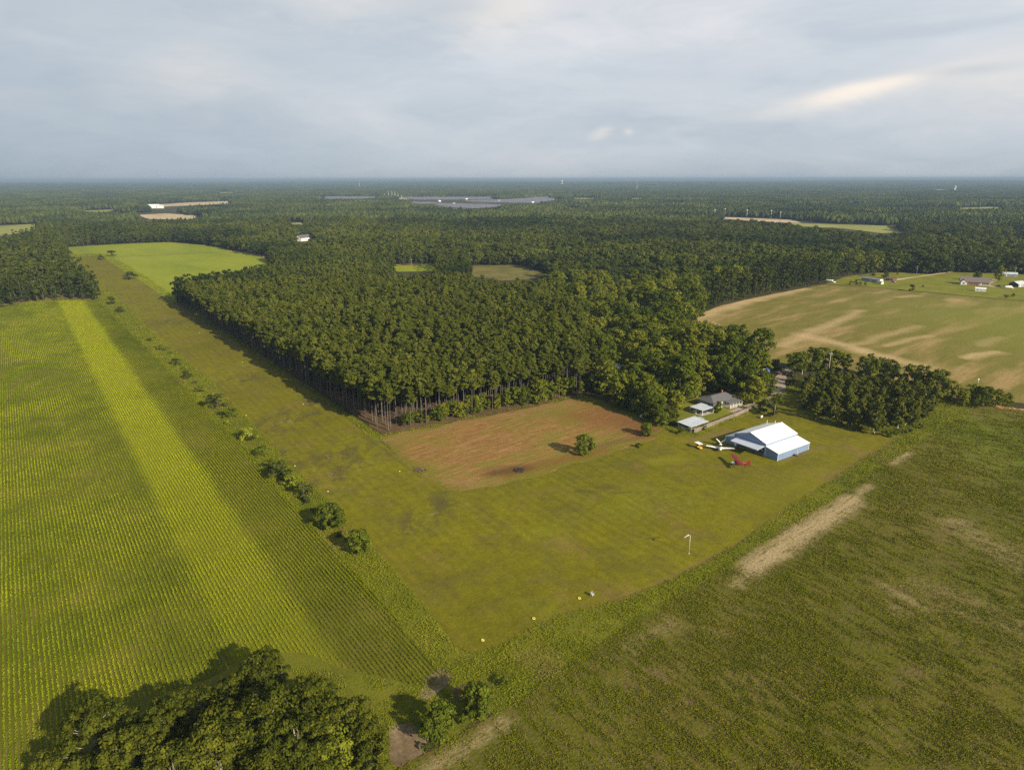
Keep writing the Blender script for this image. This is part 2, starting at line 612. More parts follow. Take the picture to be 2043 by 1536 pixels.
plain('solar_glass', (0.13, 0.13, 0.155), 0.55, var=0.1, scale=0.01)


def pp(*a):
    return P2(*a)


# mown grass of the airstrip and apron
def mat_lawn():
    m, t = new_mat('mown_grass')
    big = t.noise(0.014, 4, 0.6)
    mid = t.noise(0.09, 5, 0.65)
    fine = t.noise(1.3, 4, 0.7)
    mow = t.noise(0.5, 2, 0.5, stretch=(1.0, 0.03, 1), rot=R(4))
    mow2 = t.noise(0.35, 2, 0.5, stretch=(0.04, 1.0, 1), rot=R(-12), off=4)
    c = t.ramp(big, [(0.28, (0.114, 0.106, 0.006)), (0.48, (0.142, 0.132, 0.005)), (0.72, (0.168, 0.156, 0.005))])
    c = t.mix(t.rng(mid, 0.42, 0.66, 0, 0.55), c, (0.110, 0.096, 0.018))
    c = t.mix(t.rng(t.noise(0.045, 5, 0.7, off=9), 0.52, 0.68, 0, 0.6), c, (0.170, 0.122, 0.034))
    c = t.mix(t.rng(t.noise(0.03, 4, 0.6, off=21), 0.56, 0.70, 0, 0.45), c, (0.165, 0.172, 0.012))
    c = t.mix(1.0, c, t.ramp(mow, [(0.3, (0.93, 0.94, 0.93)), (0.7, (1.06, 1.055, 1.04))]), 'MULTIPLY')
    c = t.mix(1.0, c, t.ramp(mow2, [(0.3, (0.97, 0.97, 0.97)), (0.7, (1.03, 1.03, 1.02))]), 'MULTIPLY')
    c = t.mix(1.0, c, t.ramp(fine, [(0.3, (0.82, 0.82, 0.82)), (0.7, (1.17, 1.17, 1.14))]), 'MULTIPLY')
    c = t.mix(1.0, c, t.ramp(t.noise(0.35, 5, 0.75, off=27), [(0.35, (0.84, 0.85, 0.84)), (0.65, (1.14, 1.13, 1.10))]), 'MULTIPLY')
    sx = t.node('ShaderNodeSeparateXYZ')
    t.l.new(t.warp(1.2, 0.03, 2), sx.inputs[0])
    band = t.m('SINE', t.m('MULTIPLY', sx.outputs[0], 2 * math.pi / 3.4))
    band = t.m('MULTIPLY', band, t.rng(t.noise(0.02, 3, off=41), 0.42, 0.6))
    c = t.mix(1.0, c, t.ramp(t.m('MULTIPLY_ADD', band, 0.5, 0.5), [(0.2, (0.955, 0.96, 0.955)), (0.8, (1.045, 1.04, 1.03))]), 'MULTIPLY')
    # dark weed patches half-way down the strip, each stretched across it
    W = t.warp(9.0, 0.06, 4)
    dn = t.noise(0.16, 4, 0.6, stretch=(1.0, 0.42, 1), rot=R(25), off=2)
    zone = None
    for (a, b, w) in (((560, 850), (640, 800), 22), ((600, 985), (700, 900), 26), ((540, 900), (600, 960), 15), ((830, 1050), (880, 1000), 14),
                      ((470, 760), (530, 740), 18), ((330, 640), (420, 640), 25)):
        s = t.seg(W, pp(*a), pp(*b), w)
        zone = s if zone is None else t.m('MAXIMUM', zone, s)
    dn = t.m('ADD', t.m('MULTIPLY', dn, 0.65), t.m('MULTIPLY', t.noise(0.7, 5, 0.7, off=6), 0.35))
    pt = t.m('MULTIPLY', zone, t.rng(dn, 0.47, 0.58))
    c = t.mix(t.m('MULTIPLY', pt, 0.72), c, (0.072, 0.060, 0.024))
    pale = t.rng(t.noise(0.25, 5, 0.7, stretch=(1, 0.5, 1), off=13), 0.58, 0.68)
    c = t.mix(t.m('MULTIPLY', t.m('MULTIPLY', zone, pale), 0.4), c, (0.26, 0.22, 0.12))
    for (x, y, w, k) in ((1165, 978, 2.6, .45), (1205, 970, 3.2, .45), (1240, 982, 2.0, .45), (1240, 1130, 7, .3), (880, 1160, 7, .3), (1120, 1010, 6, .25), (1300, 1075, 1.0, .8), (1620, 925, 8, .25)):  # the small strong patch left of the windsock paints in the sock's cast shadow
        c = t.mix(t.m('MULTIPLY', t.seg(W, pp(x - 14, y), pp(x + 14, y), w), k), c, (0.062, 0.056, 0.018))
    for (x0, y0, x1, y1, w, k) in ((1300, 922, 1350, 915, 7, .5), (1500, 1000, 1650, 940, 14, .25)):
        c = t.mix(t.m('MULTIPLY', t.seg(W, pp(x0, y0), pp(x1, y1), w), k), c, (0.21, 0.20, 0.012))
    # dry brown line where the mower stops, and wheel tracks round the hangar
    for (x0, y0, x1, y1, w, k, col) in ((1795, 872, 1440, 1108, 1.6, .6, (0.17, 0.105, 0.05)), (1440, 1108, 1240, 1205, 2.6, .75, (0.17, 0.105, 0.05)), (1560, 920, 1640, 893, 2.2, .45, (0.18, 0.12, 0.06)),
                                        (1640, 960, 1760, 900, 3, .35, (0.16, 0.09, 0.045)), (760, 880, 850, 950, 1.1, .6, (0.075, 0.062, 0.03)), (740, 878, 838, 952, 0.8, .5, (0.08, 0.066, 0.03)),
                                        (690, 800, 760, 870, 4.5, .5, (0.20, 0.13, 0.07)), (1380, 880, 1450, 862, 5, .4, (0.19, 0.125, 0.06))):
        c = t.mix(t.m('MULTIPLY', t.seg(t.warp(2.0, 0.15), pp(x0, y0), pp(x1, y1), w), k), c, col)
    finish(t, c, 0.95, t.m('ADD', t.m('MULTIPLY', fine, 0.6), mid), 0.35, 0.55, spec=0.1)


def mat_brown():
    m, t = new_mat('tilled_brown_earth')
    big = t.noise(0.03, 4, 0.6)
    st = t.noise(0.7, 4, 0.65, stretch=(0.10, 1.0, 1), rot=R(-6))
    st2 = t.noise(0.25, 4, 0.65, stretch=(0.2, 1.0, 1), rot=R(-6), off=5)
    fine = t.noise(2.2, 4, 0.7)
    c = t.ramp(t.m('ADD', t.m('MULTIPLY', st, 0.6), t.m('MULTIPLY', t.noise(0.35, 5, 0.7, off=8), 0.4)), [(0.34, (0.175, 0.083, 0.028)), (0.5, (0.258, 0.140, 0.047)), (0.66, (0.345, 0.215, 0.082))])
    c = t.mix(t.rng(t.m('ADD', t.m('MULTIPLY', big, 0.5), t.m('MULTIPLY', st2, 0.5)), 0.46, 0.57, 0, 0.8), c, (0.190, 0.165, 0.026))
    c = t.mix(t.rng(t.noise(0.5, 5, 0.75, off=14), 0.53, 0.63, 0, 0.6), c, (0.135, 0.140, 0.016))
    W = t.warp(8, 0.08, 4)
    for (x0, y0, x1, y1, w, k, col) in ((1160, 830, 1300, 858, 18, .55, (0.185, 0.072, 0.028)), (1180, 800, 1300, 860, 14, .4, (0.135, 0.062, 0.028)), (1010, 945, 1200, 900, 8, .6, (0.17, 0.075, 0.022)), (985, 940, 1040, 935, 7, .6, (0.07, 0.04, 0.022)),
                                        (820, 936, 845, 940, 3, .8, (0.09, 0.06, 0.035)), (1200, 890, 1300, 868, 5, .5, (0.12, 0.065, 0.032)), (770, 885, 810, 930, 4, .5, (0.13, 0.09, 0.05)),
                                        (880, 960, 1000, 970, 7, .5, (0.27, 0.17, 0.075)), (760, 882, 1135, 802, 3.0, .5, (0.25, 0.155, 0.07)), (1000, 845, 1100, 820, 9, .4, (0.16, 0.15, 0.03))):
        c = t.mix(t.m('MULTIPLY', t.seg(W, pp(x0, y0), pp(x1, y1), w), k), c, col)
    # the grass creeps in along the edges
    eg = None
    ed = [(757, 874), (820, 930), (860, 958), (905, 979), (960, 975), (1050, 955), (1200, 912), (1300, 880), (1330, 856)]
    Wn = t.warp(9, 0.12, 5)
    for a_, b_ in zip(ed[:-1], ed[1:]):
        q_ = t.seg(Wn, pp(*a_), pp(*b_), 7.5)
        eg = q_ if eg is None else t.m('MAXIMUM', eg, q_)
    c = t.mix(t.m('MULTIPLY', eg, t.rng(t.noise(0.45, 5, 0.7, off=19), 0.40, 0.56)), c, (0.150, 0.146, 0.012))
    c = t.mix(1.0, c, t.ramp(fine, [(0.3, (0.75, 0.75, 0.75)), (0.7, (1.25, 1.25, 1.22))]), 'MULTIPLY')
    finish(t, c, 0.95, t.m('ADD', fine, st), 0.4, 0.7, spec=0.1)


def mat_cropsoil():
    m, t = new_mat('crop_soil')
    n = t.m('ADD', t.m('MULTIPLY', t.noise(0.05, 4), 0.5), t.m('MULTIPLY', t.noise(0.5, 4, 0.65, stretch=(1.6, 0.2, 1)), 0.5))
    fine = t.noise(2.5, 4, 0.7)
    c = t.ramp(n, [(0.32, (0.075, 0.085, 0.006)), (0.52, (0.115, 0.112, 0.009)), (0.72, (0.185, 0.145, 0.038))])
    c = t.mix(t.m('MULTIPLY', crop_stripe(t), 0.6), c, (0.26, 0.26, 0.012))
    c = t.mix(1.0, c, t.ramp(fine, [(0.3, (0.78, 0.78, 0.78)), (0.7, (1.2, 1.2, 1.2))]), 'MULTIPLY')
    finish(t, c, 0.95, fine, 0.2, 0.6, spec=0.1)


def crop_stripe(t):
    """the lime band of younger crop along the rows, fading out towards the near end"""
    s = t.node('ShaderNodeSeparateXYZ')
    t.l.new(t.warp(3.0, 0.05), s.inputs[0])
    x, y = s.outputs[0], s.outputs[1]
    f = t.m('MULTIPLY', t.rng(x, 22.8, 27.2), t.rng(x, 45.2, 40.5))
    return t.m('MULTIPLY', f, t.rng(y, 120.0, 300.0, 0.45, 1.0))


def mat_crop():
    m, t = new_mat('crop_leaves')
    isl = t.node('ShaderNodeNewGeometry').outputs['Random Per Island']
    n1 = t.noise(0.018, 4, 0.6, stretch=(1.4, 0.7, 1))
    n2 = t.noise(0.09, 4, 0.6, off=3)
    f = t.m('ADD', t.m('MULTIPLY', isl, 0.25), t.m('ADD', t.m('MULTIPLY', t.rng(n1, 0.36, 0.62), 0.50), t.m('MULTIPLY', t.rng(n2, 0.35, 0.65), 0.25)))
    c = t.ramp(f, [(0.15, (0.135, 0.195, 0.006)), (0.45, (0.220, 0.290, 0.007)), (0.8, (0.325, 0.375, 0.010))])
    sx = t.node('ShaderNodeSeparateXYZ')
    t.l.new(t.warp(3.0, 0.05), sx.inputs[0])
    c = t.mix(t.rng(sx.outputs[0], 41.0, 48.0), c, t.mix(1.0, c, (0.72, 0.70, 0.8), 'MULTIPLY'))
    c = t.mix(t.m('MULTIPLY', crop_stripe(t), 0.62), c, (0.43, 0.48, 0.008))
    o = t.node('ShaderNodeOutputMaterial')
    d = t.node('ShaderNodeBsdfDiffuse')
    tr = t.node('ShaderNodeBsdfTranslucent')
    mx = t.node('ShaderNodeMixShader')
    mx.inputs[0].default_value = 0.3
    t.put(d.inputs[0], c)
    t.put(tr.inputs[0], c)
    t.l.new(d.outputs[0], mx.inputs[1])
    t.l.new(tr.outputs[0], mx.inputs[2])
    t.l.new(mx.outputs[0], o.inputs[0])


SAND = [((1500, 1128), (1700, 1000), 7.0, .95), ((1470, 1165), (1560, 1105), 3.5, .6), ((1700, 1000), (1730, 970), 3.0, .6), ((1775, 925), (1810, 905), 3.5, .75), ((1260, 1290), (1340, 1240), 4, .25),
        ((860, 1536), (1000, 1440), 3.5, .5), ((1760, 1170), (1850, 1215), 3.0, .35), ((1780, 1215), (1800, 1225), 3, .3), ((1900, 1040), (2043, 1130), 9, .35), ((1850, 1180), (2043, 1260), 10, .2)]


def mat_weedy():
    m, t = new_mat('weedy_field')
    big = t.noise(0.02, 4, 0.6)
    mid = t.noise(0.12, 5, 0.65)
    fine = t.noise(1.2, 5, 0.7)
    c = t.ramp(big, [(0.3, (0.082, 0.092, 0.006)), (0.5, (0.106, 0.104, 0.008)), (0.7, (0.140, 0.114, 0.027))])
    c = t.mix(t.rng(mid, 0.50, 0.68, 0, 0.6), c, (0.130, 0.100, 0.034))
    gr = t.seg(t.warp(14, 0.05, 4), pp(1900, 840), pp(2043, 930), 42)
    c = t.mix(t.m('MULTIPLY', gr, 0.8), c, (0.115, 0.155, 0.008))
    row = t.noise(0.9, 4, 0.6, stretch=(1.0, 0.22, 1), off=11)  # brown soil gaps run along the shadow direction, painting in the weeds' shadow streaks
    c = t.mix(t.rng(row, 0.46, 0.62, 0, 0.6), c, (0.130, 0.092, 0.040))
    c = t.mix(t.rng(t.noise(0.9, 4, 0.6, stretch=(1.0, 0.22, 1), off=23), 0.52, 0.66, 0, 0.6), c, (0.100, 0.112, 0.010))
    W = t.warp(6, 0.15, 5)
    gap = t.m('ADD', t.m('MULTIPLY', t.noise(0.55, 5, 0.7), 0.45), t.m('MULTIPLY', t.noise(0.75, 4, 0.65, stretch=(0.10, 1.0, 1), rot=R(-5)), 0.55))
    for a, b, w, k in SAND:
        s = t.m('MULTIPLY', t.seg(W, pp(*a), pp(*b), w), t.rng(gap, 0.36, 0.50))
        c = t.mix(t.m('MULTIPLY', s, k), c, (0.36, 0.275, 0.150))
    c = t.mix(1.0, c, t.ramp(fine, [(0.3, (0.7, 0.7, 0.7)), (0.7, (1.28, 1.28, 1.25))]), 'MULTIPLY')
    finish(t, c, 0.95, t.m('ADD', fine, mid), 0.5, 0.7, spec=0.1)


def mat_weeds(name, stops, patch_col):
    m, t = new_mat(name)
    isl = t.node('ShaderNodeNewGeometry').outputs['Random Per Island']
    n1 = t.noise(0.025, 4, 0.6)
    n2 = t.noise(0.2, 4, 0.65, off=3)
    f = t.m('ADD', t.m('MULTIPLY', isl, 0.35), t.m('ADD', t.m('MULTIPLY', t.rng(n1, 0.3, 0.7), 0.35), t.m('MULTIPLY', t.rng(n2, 0.3, 0.7), 0.30)))
    c = t.ramp(f, stops)
    c = t.mix(t.rng(t.noise(0.035, 4, 0.6, off=17), 0.56, 0.68, 0, 0.7), c, patch_col)
    o = t.node('ShaderNodeOutputMaterial')
    d = t.node('ShaderNodeBsdfDiffuse')
    t.put(d.inputs[0], c)
    t.l.new(d.outputs[0], o.inputs[0])


def mat_rough():
    m, t = new_mat('rough_grass')
    big = t.noise(0.04, 4, 0.6)
    mid = t.noise(0.3, 5, 0.65)
    fine = t.noise(1.8, 4, 0.7)
    c = t.ramp(big, [(0.3, (0.085, 0.100, 0.009)), (0.5, (0.130, 0.135, 0.010)), (0.75, (0.170, 0.155, 0.018))])
    c = t.mix(t.rng(mid, 0.5, 0.7, 0, 0.5), c, (0.080, 0.080, 0.016))
    c = t.mix(1.0, c, t.ramp(fine, [(0.3, (0.75, 0.75, 0.75)), (0.7, (1.25, 1.25, 1.22))]), 'MULTIPLY')
    finish(t, c, 0.95, fine, 0.3, 0.6, spec=0.1)


def mat_sparse():
    m, t = new_mat('sparse_crop_field')
    d0 = P2(1550, 668)
    d1 = P2(1720, 618)
    ang = math.atan2(d1[1] - d0[1], d1[0] - d0[0])
    st = t.noise(0.030, 5, 0.6, stretch=(0.28, 1.3, 1), rot=-ang)
    med = t.noise(0.1, 5, 0.65, stretch=(0.35, 1, 1), rot=-ang, off=3)
    fine = t.noise(0.6, 4, 0.6)
    c = t.ramp(med, [(0.3, (0.125, 0.118, 0.018)), (0.54, (0.158, 0.138, 0.026)), (0.74, (0.215, 0.156, 0.058))])
    c = t.mix(t.rng(st, 0.50, 0.66, 0, 0.7), c, (0.36, 0.24, 0.11))
    W = t.warp(16, 0.035, 4)
    for (x0, y0, x1, y1, w, k) in ((1385, 635, 1480, 605, 15, .85), (1480, 605, 1600, 578, 12, .8), (1560, 690, 1720, 622, 9, .6), (1600, 668, 1720, 700, 10, .7), (1720, 700, 1840, 735, 12, .7),
                                   (1700, 690, 1830, 652, 8, .5), (1930, 716, 1990, 705, 8, .9), (1770, 690, 1850, 672, 6, .6), (1385, 637, 1440, 655, 8, .7), (1900, 602, 1910, 600, 10, .6), (1800, 595, 1830, 592, 9, .6),
                                   (1440, 600, 1520, 600, 9, .5), (1960, 690, 2000, 676, 7, .5)):
        c = t.mix(t.m('MULTIPLY', t.seg(W, pp(x0, y0), pp(x1, y1), w), k), c, (0.44, 0.32, 0.165))
    # greener towards the right-hand end, where the crop came up
    a, b = P2(1820, 650), P2(2043, 690)
    g = t.seg(t.warp(30, 0.02), b + (b - a) * 2.0, P2(2043, 640), 150)
    c = t.mix(t.m('MULTIPLY', g, 0.75), c, (0.165, 0.175, 0.022))
    c = t.mix(1.0, c, t.ramp(fine, [(0.3, (0.82, 0.82, 0.82)), (0.7, (1.18, 1.18, 1.16))]), 'MULTIPLY')
    finish(t, c, 0.95, fine, 0.3, 0.5, spec=0.1)


def mat_noise(name, stops, s1, s2, rot=0.0, stretch=None, bump=0.2):
    m, t = new_mat(name)
    a = t.noise(s1, 4, 0.6, rot=rot, stretch=stretch)
    b = t.noise(s2, 4, 0.65)
    c = t.ramp(t.m('ADD', t.m('MULTIPLY', a, 0.6), t.m('MULTIPLY', b, 0.4)), stops)
    finish(t, c, 0.95, b, bump, 0.5, spec=0.1)


mat_lawn()
mat_brown()
mat_cropsoil()
mat_crop()
mat_weedy()
mat_rough()
mat_sparse()
mat_weeds('field_weeds', [(0.12, (0.076, 0.094, 0.005)), (0.40, (0.112, 0.130, 0.006)), (0.66, (0.146, 0.145, 0.010)), (0.9, (0.17, 0.130, 0.036))], (0.150, 0.185, 0.006))
mat_weeds('verge_weeds', [(0.12, (0.085, 0.112, 0.006)), (0.5, (0.150, 0.175, 0.008)), (0.9, (0.22, 0.22, 0.018))], (0.19, 0.145, 0.05))
mat_noise('woodland_floor', [(0.35, (0.030, 0.032, 0.010)), (0.5, (0.050, 0.048, 0.014)), (0.68, (0.085, 0.066, 0.030))], 0.05, 0.6)
mat_noise('yard_grass', [(0.35, (0.110, 0.118, 0.014)), (0.5, (0.160, 0.165, 0.015)), (0.68, (0.205, 0.195, 0.022))], 0.06, 0.5)
mat_noise('bright_field', [(0.35, (0.145, 0.185, 0.012)), (0.5, (0.205, 0.240, 0.012)), (0.68, (0.255, 0.270, 0.020))], 0.012, 0.15, stretch=(1.6, 0.5, 1))
mat_noise('pale_green_field', [(0.35, (0.17, 0.19, 0.05)), (0.5, (0.24, 0.25, 0.06)), (0.68, (0.30, 0.28, 0.10))], 0.01, 0.1)
mat_noise('solar_grass', [(0.35, (0.10, 0.105, 0.07)), (0.5, (0.15, 0.15, 0.11)), (0.68, (0.20, 0.19, 0.15))], 0.01, 0.1)
mat_noise('cutover', [(0.35, (0.070, 0.075, 0.016)), (0.5, (0.140, 0.125, 0.030)), (0.68, (0.22, 0.17, 0.07))], 0.04, 0.25)
mat_noise('sandy_earth', [(0.35, (0.34, 0.25, 0.14)), (0.5, (0.46, 0.36, 0.22)), (0.68, (0.60, 0.50, 0.34))], 0.02, 0.2)
mat_noise('red_clay', [(0.35, (0.36, 0.17, 0.07)), (0.5, (0.46, 0.25, 0.12)), (0.68, (0.52, 0.34, 0.19))], 0.05, 0.4)
mat_noise('driveway_gravel', [(0.35, (0.22, 0.17, 0.12)), (0.5, (0.32, 0.26, 0.19)), (0.68, (0.42, 0.35, 0.26))], 0.08, 0.8)
mat_noise('dry_stubble', [(0.32, (0.085, 0.060, 0.032)), (0.5, (0.17, 0.125, 0.07)), (0.68, (0.33, 0.25, 0.16))], 0.12, 0.9)
mat_noise('pine_litter', [(0.35, (0.070, 0.050, 0.022)), (0.5, (0.110, 0.070, 0.036)), (0.68, (0.15, 0.11, 0.05))], 0.1, 0.9)

# ------------------------------------------------------------------ the ground: one sheet to the horizon
FAR = 42000.0


def build_ground():
    radii = [0, 60, 150, 400, 1000, 2500, 5000, 6500] + list(np.geomspace(7400, FAR, 26))
    na = 160
    vs, fs = [(0.0, 0.0, -0.08)], []
    for r in radii[1:]:
        a = np.arange(na) * 2 * math.pi / na
        x, y = r * np.cos(a), r * np.sin(a)
        z = hill(x, y) - 0.08
        vs += list(zip(x.tolist(), y.tolist(), z.tolist()))
    for k in range(na):
        fs.append((0, 1 + k, 1 + (k + 1) % na))
    for i in range(len(radii) - 2):
        a0, b0 = 1 + i * na, 1 + (i + 1) * na
        for k in range(na):
            fs.append((a0 + k, b0 + k, b0 + (k + 1) % na, a0 + (k + 1) % na))
    me = bpy.data.meshes.new('ground')
    me.from_pydata(vs, [], fs)
    me.materials.append(MATS['woodland_floor'])
    tag(mesh_obj('ground', me), kind='structure')


build_ground()
rng = np.random.default_rng(11)


def rough_edge(poly, step, jit, seed=0):
    """resample a ground polygon with an uneven edge"""
    g = np.random.default_rng(seed)
    out = []
    n = len(poly)
    for i in range(n):
        a, b = np.array(poly[i]), np.array(poly[(i + 1) % n])
        L = np.hypot(*(b - a))
        k = max(1, min(120, int(L / step)))
        nrm = np.array((-(b - a)[1], (b - a)[0])) / (L + 1e-6)
        for j in range(k):
            q = a + (b - a) * j / k
            w = (vnoise(q[0], q[1], step * 3.1, seed + 3) - 0.5) * 2 + g.uniform(-.35, .35)
            out.append(tuple(q + nrm * (jit * w if j else 0)))
    return out


def gpoly(px):
    return [tuple(P2(x, y)) for x, y in px]


def sheet(name, px, z, mat, step=5.0, jit=0.8, world=False):
    poly = px if world else gpoly(px)
    pts = rough_edge(poly, step, jit, len(name)) if jit else poly
    me = bpy.data.meshes.new(name)
    bm = bmesh.new()
    f = bm.faces.new([bm.verts.new((x, y, z)) for x, y in pts])
    bmesh.ops.triangulate(bm, faces=[f])
    bmesh.ops.recalc_face_normals(bm, faces=bm.faces)
    if bm.faces and sum(q.normal.z for q in bm.faces) < 0:
        bmesh.ops.reverse_faces(bm, faces=bm.faces)
    bm.to_mesh(me)
    bm.free()
    me.materials.append(MATS[mat])
    return tag(mesh_obj(name, me), kind='structure')


def ribbon(name, px, width, z, mat, jit=0.3):
    pts = [np.array(P2(x, y)) for x, y in px]
    L, Rr = [], []
    dense = []
    for i in range(len(pts) - 1):
        k = max(2, int(np.hypot(*(pts[i + 1] - pts[i])) / 5))
        for j in range(k):
            dense.append(pts[i] + (pts[i + 1] - pts[i]) * j / k)
    dense.append(pts[-1])
    vs, fs = [], []
    for i, p in enumerate(dense):
        d = dense[min(i + 2, len(dense) - 1)] - dense[max(i - 2, 0)]
        n = np.array((-d[1], d[0])) / (np.hypot(*d) + 1e-6)
        w = width / 2 + rng.uniform(-jit, jit)
        vs += [(*(p + n * w), z), (*(p - n * w), z)]
        if i:
            b = 2 * i
            fs.append((b - 2, b - 1, b + 1, b))
    me = bpy.data.meshes.new(name)
    me.from_pydata(vs, [], fs)
    me.materials.append(MATS[mat])
    return tag(mesh_obj(name, me), kind='structure')


# photo-pixel outlines of the visible clearings (turned into ground outlines by P2)
VERGE = [(120, 505), (215, 505), (300, 556), (480, 680), (660, 800), (760, 868), (900, 840), (1160, 788), (1330, 850), (1395, 866), (1530, 795), (1600, 760), (1700, 750), (1990, 785), (1975, 800), (1700, 975), (1440, 1140), (1200, 1290), (990, 1430),
         (885, 1350), (745, 1200), (622, 1060), (462, 880), (315, 720), (185, 592)]
LAWN = [(140, 512), (206, 512), (300, 572), (420, 650), (540, 728), (640, 795), (700, 840), (745, 878), (900, 860), (1120, 805), (1180, 800), (1330, 858), (1385, 874), (1470, 838), (1540, 805), (1575, 790), (1600, 800), (1605, 832), (1660, 850), (1720, 858), (1795, 872),
        (1700, 932), (1580, 1010), (1440, 1105), (1330, 1160), (1250, 1195), (1180, 1212), (1110, 1228), (1060, 1252), (1000, 1288), (940, 1303), (905, 1288), (850, 1215), (770, 1120), (720, 1070), (660, 1005), (600, 945), (540, 885), (480, 820), (420, 758), (360, 710), (290, 645), (225, 585)]
BROWN = [(757, 874), (900, 844), (1142, 796), (1230, 822), (1330, 856), (1300, 880), (1200, 912), (1050, 955), (960, 975), (905, 979), (860, 958), (820, 930), (790, 905)]
CROP = [(-160, 632), (0, 612), (60, 601), (120, 598), (180, 597), (205, 603), (270, 668), (380, 775), (480, 885), (600, 1020), (700, 1130), (790, 1235), (860, 1318), (885, 1350), (845, 1372), (780, 1355), (690, 1335), (600, 1300), (500, 1305), (420, 1350), (300, 1390), (200, 1420), (120, 1480), (60, 1560), (-160, 1700)]
RIGHT = [(984, 1424), (1194, 1284), (1434, 1136), (1695, 973), (1972, 800), (2043, 820), (2200, 840), (2300, 1700), (700, 1700), (780, 1536), (870, 1490), (940, 1450)]
SPARSE = [(1372, 637), (1440, 610), (1540, 588), (1640, 569), (1720, 573), (1800, 581), (2043, 603), (2200, 618), (2300, 800), (2043, 790), (1960, 770), (1900, 740), (1800, 728), (1700, 700), (1600, 690), (1560, 682), (1515, 666), (1470, 649), (1400, 640)]
SPARSE_ALL = [(1372, 637), (1440, 610), (1540, 588), (1640, 569), (1720, 573), (1800, 581), (2043, 603), (2200, 618), (2300, 830), (2043, 806), (1960, 796), (1900, 782), (1800, 762), (1700, 742), (1620, 732), (1540, 724), (1490, 700), (1440, 668), (1400, 655)]
RESID = [(1645, 568), (1690, 553), (1745, 546), (1800, 545), (1860, 549), (1900, 545), (2043, 549), (2200, 560), (2200, 617), (2043, 602), (1800, 580), (1720, 572)]
FAR_GREEN = [(130, 492), (250, 485), (335, 482), (420, 489), (480, 502), (555, 517), (470, 529), (380, 542), (300, 558), (215, 510), (150, 507)]
SMALL_GREEN = [(775, 530), (868, 527), (868, 541), (795, 542)]
CUTOVER = [(940, 530), (1035, 529), (1095, 546), (1062, 557), (1000, 560), (940, 550)]
SANDY1 = [(268, 428), (330, 425), (395, 429), (388, 437), (300, 436)]
TAN2 = [(278, 409), (380, 403), (470, 400), (455, 406), (310, 412)]
LEFT_TAN = [(-60, 452), (0, 449), (78, 445), (68, 460), (0, 470), (-60, 474)]
FAR_R1 = [(1424, 433), (1580, 440), (1600, 446), (1540, 445), (1440, 437)]
FAR_R2 = [(1570, 446), (1770, 452), (1778, 459), (1818, 467), (1762, 467), (1680, 457), (1600, 453)]
SOLAR1 = [(790, 394.5), (985, 394.5), (982, 398.5), (830, 399)]
SOLAR2 = [(864, 407.5), (1020, 411.5), (985, 413.5), (925, 417.5), (882, 413)]
SOLAR3 = [(1010, 399.5), (1096, 393.5), (1099, 400), (1060, 406), (955, 404.5), (925, 402)]
SOLAR4 = [(640, 393.2), (752, 393.5), (750, 396.5), (650, 397.5)]
SOLAR5 = [(806, 404.8), (858, 405.2), (862, 407.2), (822, 408)]
YARD = [(1335, 838), (1350, 808), (1385, 795), (1420, 786), (1480, 784), (1500, 800), (1535, 790), (1560, 800), (1410, 862), (1395, 868)]
HOUSE_MASK = [(1378, 806), (1392, 794), (1412, 789), (1465, 788), (1480, 800), (1495, 812), (1512, 812), (1412, 856), (1395, 860), (1352, 846), (1350, 838), (1383, 828)]
YARD2 = [(1366, 800), (1390, 790), (1388, 800), (1370, 804)]
DRIVE_MASK = [(1506, 800), (1525, 775), (1524, 728), (1536, 728), (1545, 745), (1565, 715), (1620, 735), (1615, 760), (1592, 790), (1560, 808)]
WHITE_HOUSE_MASK = [(1226, 732), (1248, 732), (1246, 738), (1230, 739)]
FARHOUSE_MASK = [(590, 472), (625, 472), (625, 480), (590, 480)]
HOMES_MASK = [(300, 408), (330, 408), (330, 416), (300, 416)]
LANE_MASK = [(1880, 785), (1925, 785), (1910, 812), (1880, 815)]
FAR_BITS = [[(1136, 395), (1205, 396), (1200, 398), (1140, 398)], [(1240, 396), (1292, 395.5), (1290, 398), (1245, 398)], [(1090, 416), (1150, 414), (1140, 418)], [(380, 384), (470, 382), (465, 385)], [(1640, 408), (1720, 406), (1715, 409)], [(1880, 418), (2000, 414), (1990, 420)], [(140, 420), (230, 417), (215, 422)], [(560, 446), (600, 443), (605, 448)], [(1985, 478), (2043, 470), (2043, 477)]]
VERGE_MASK = [(140, 512)] + VERGE[1:-1] + [(208, 592)]
MASKS = FAR_BITS + [VERGE_MASK, BROWN, CROP, RIGHT, SPARSE, RESID, FAR_GREEN, SMALL_GREEN, CUTOVER, SANDY1, TAN2, LEFT_TAN, FAR_R1, FAR_R2, SOLAR1, SOLAR2, SOLAR3, SOLAR4, SOLAR5, HOUSE_MASK, DRIVE_MASK, WHITE_HOUSE_MASK, FARHOUSE_MASK, HOMES_MASK, YARD2]

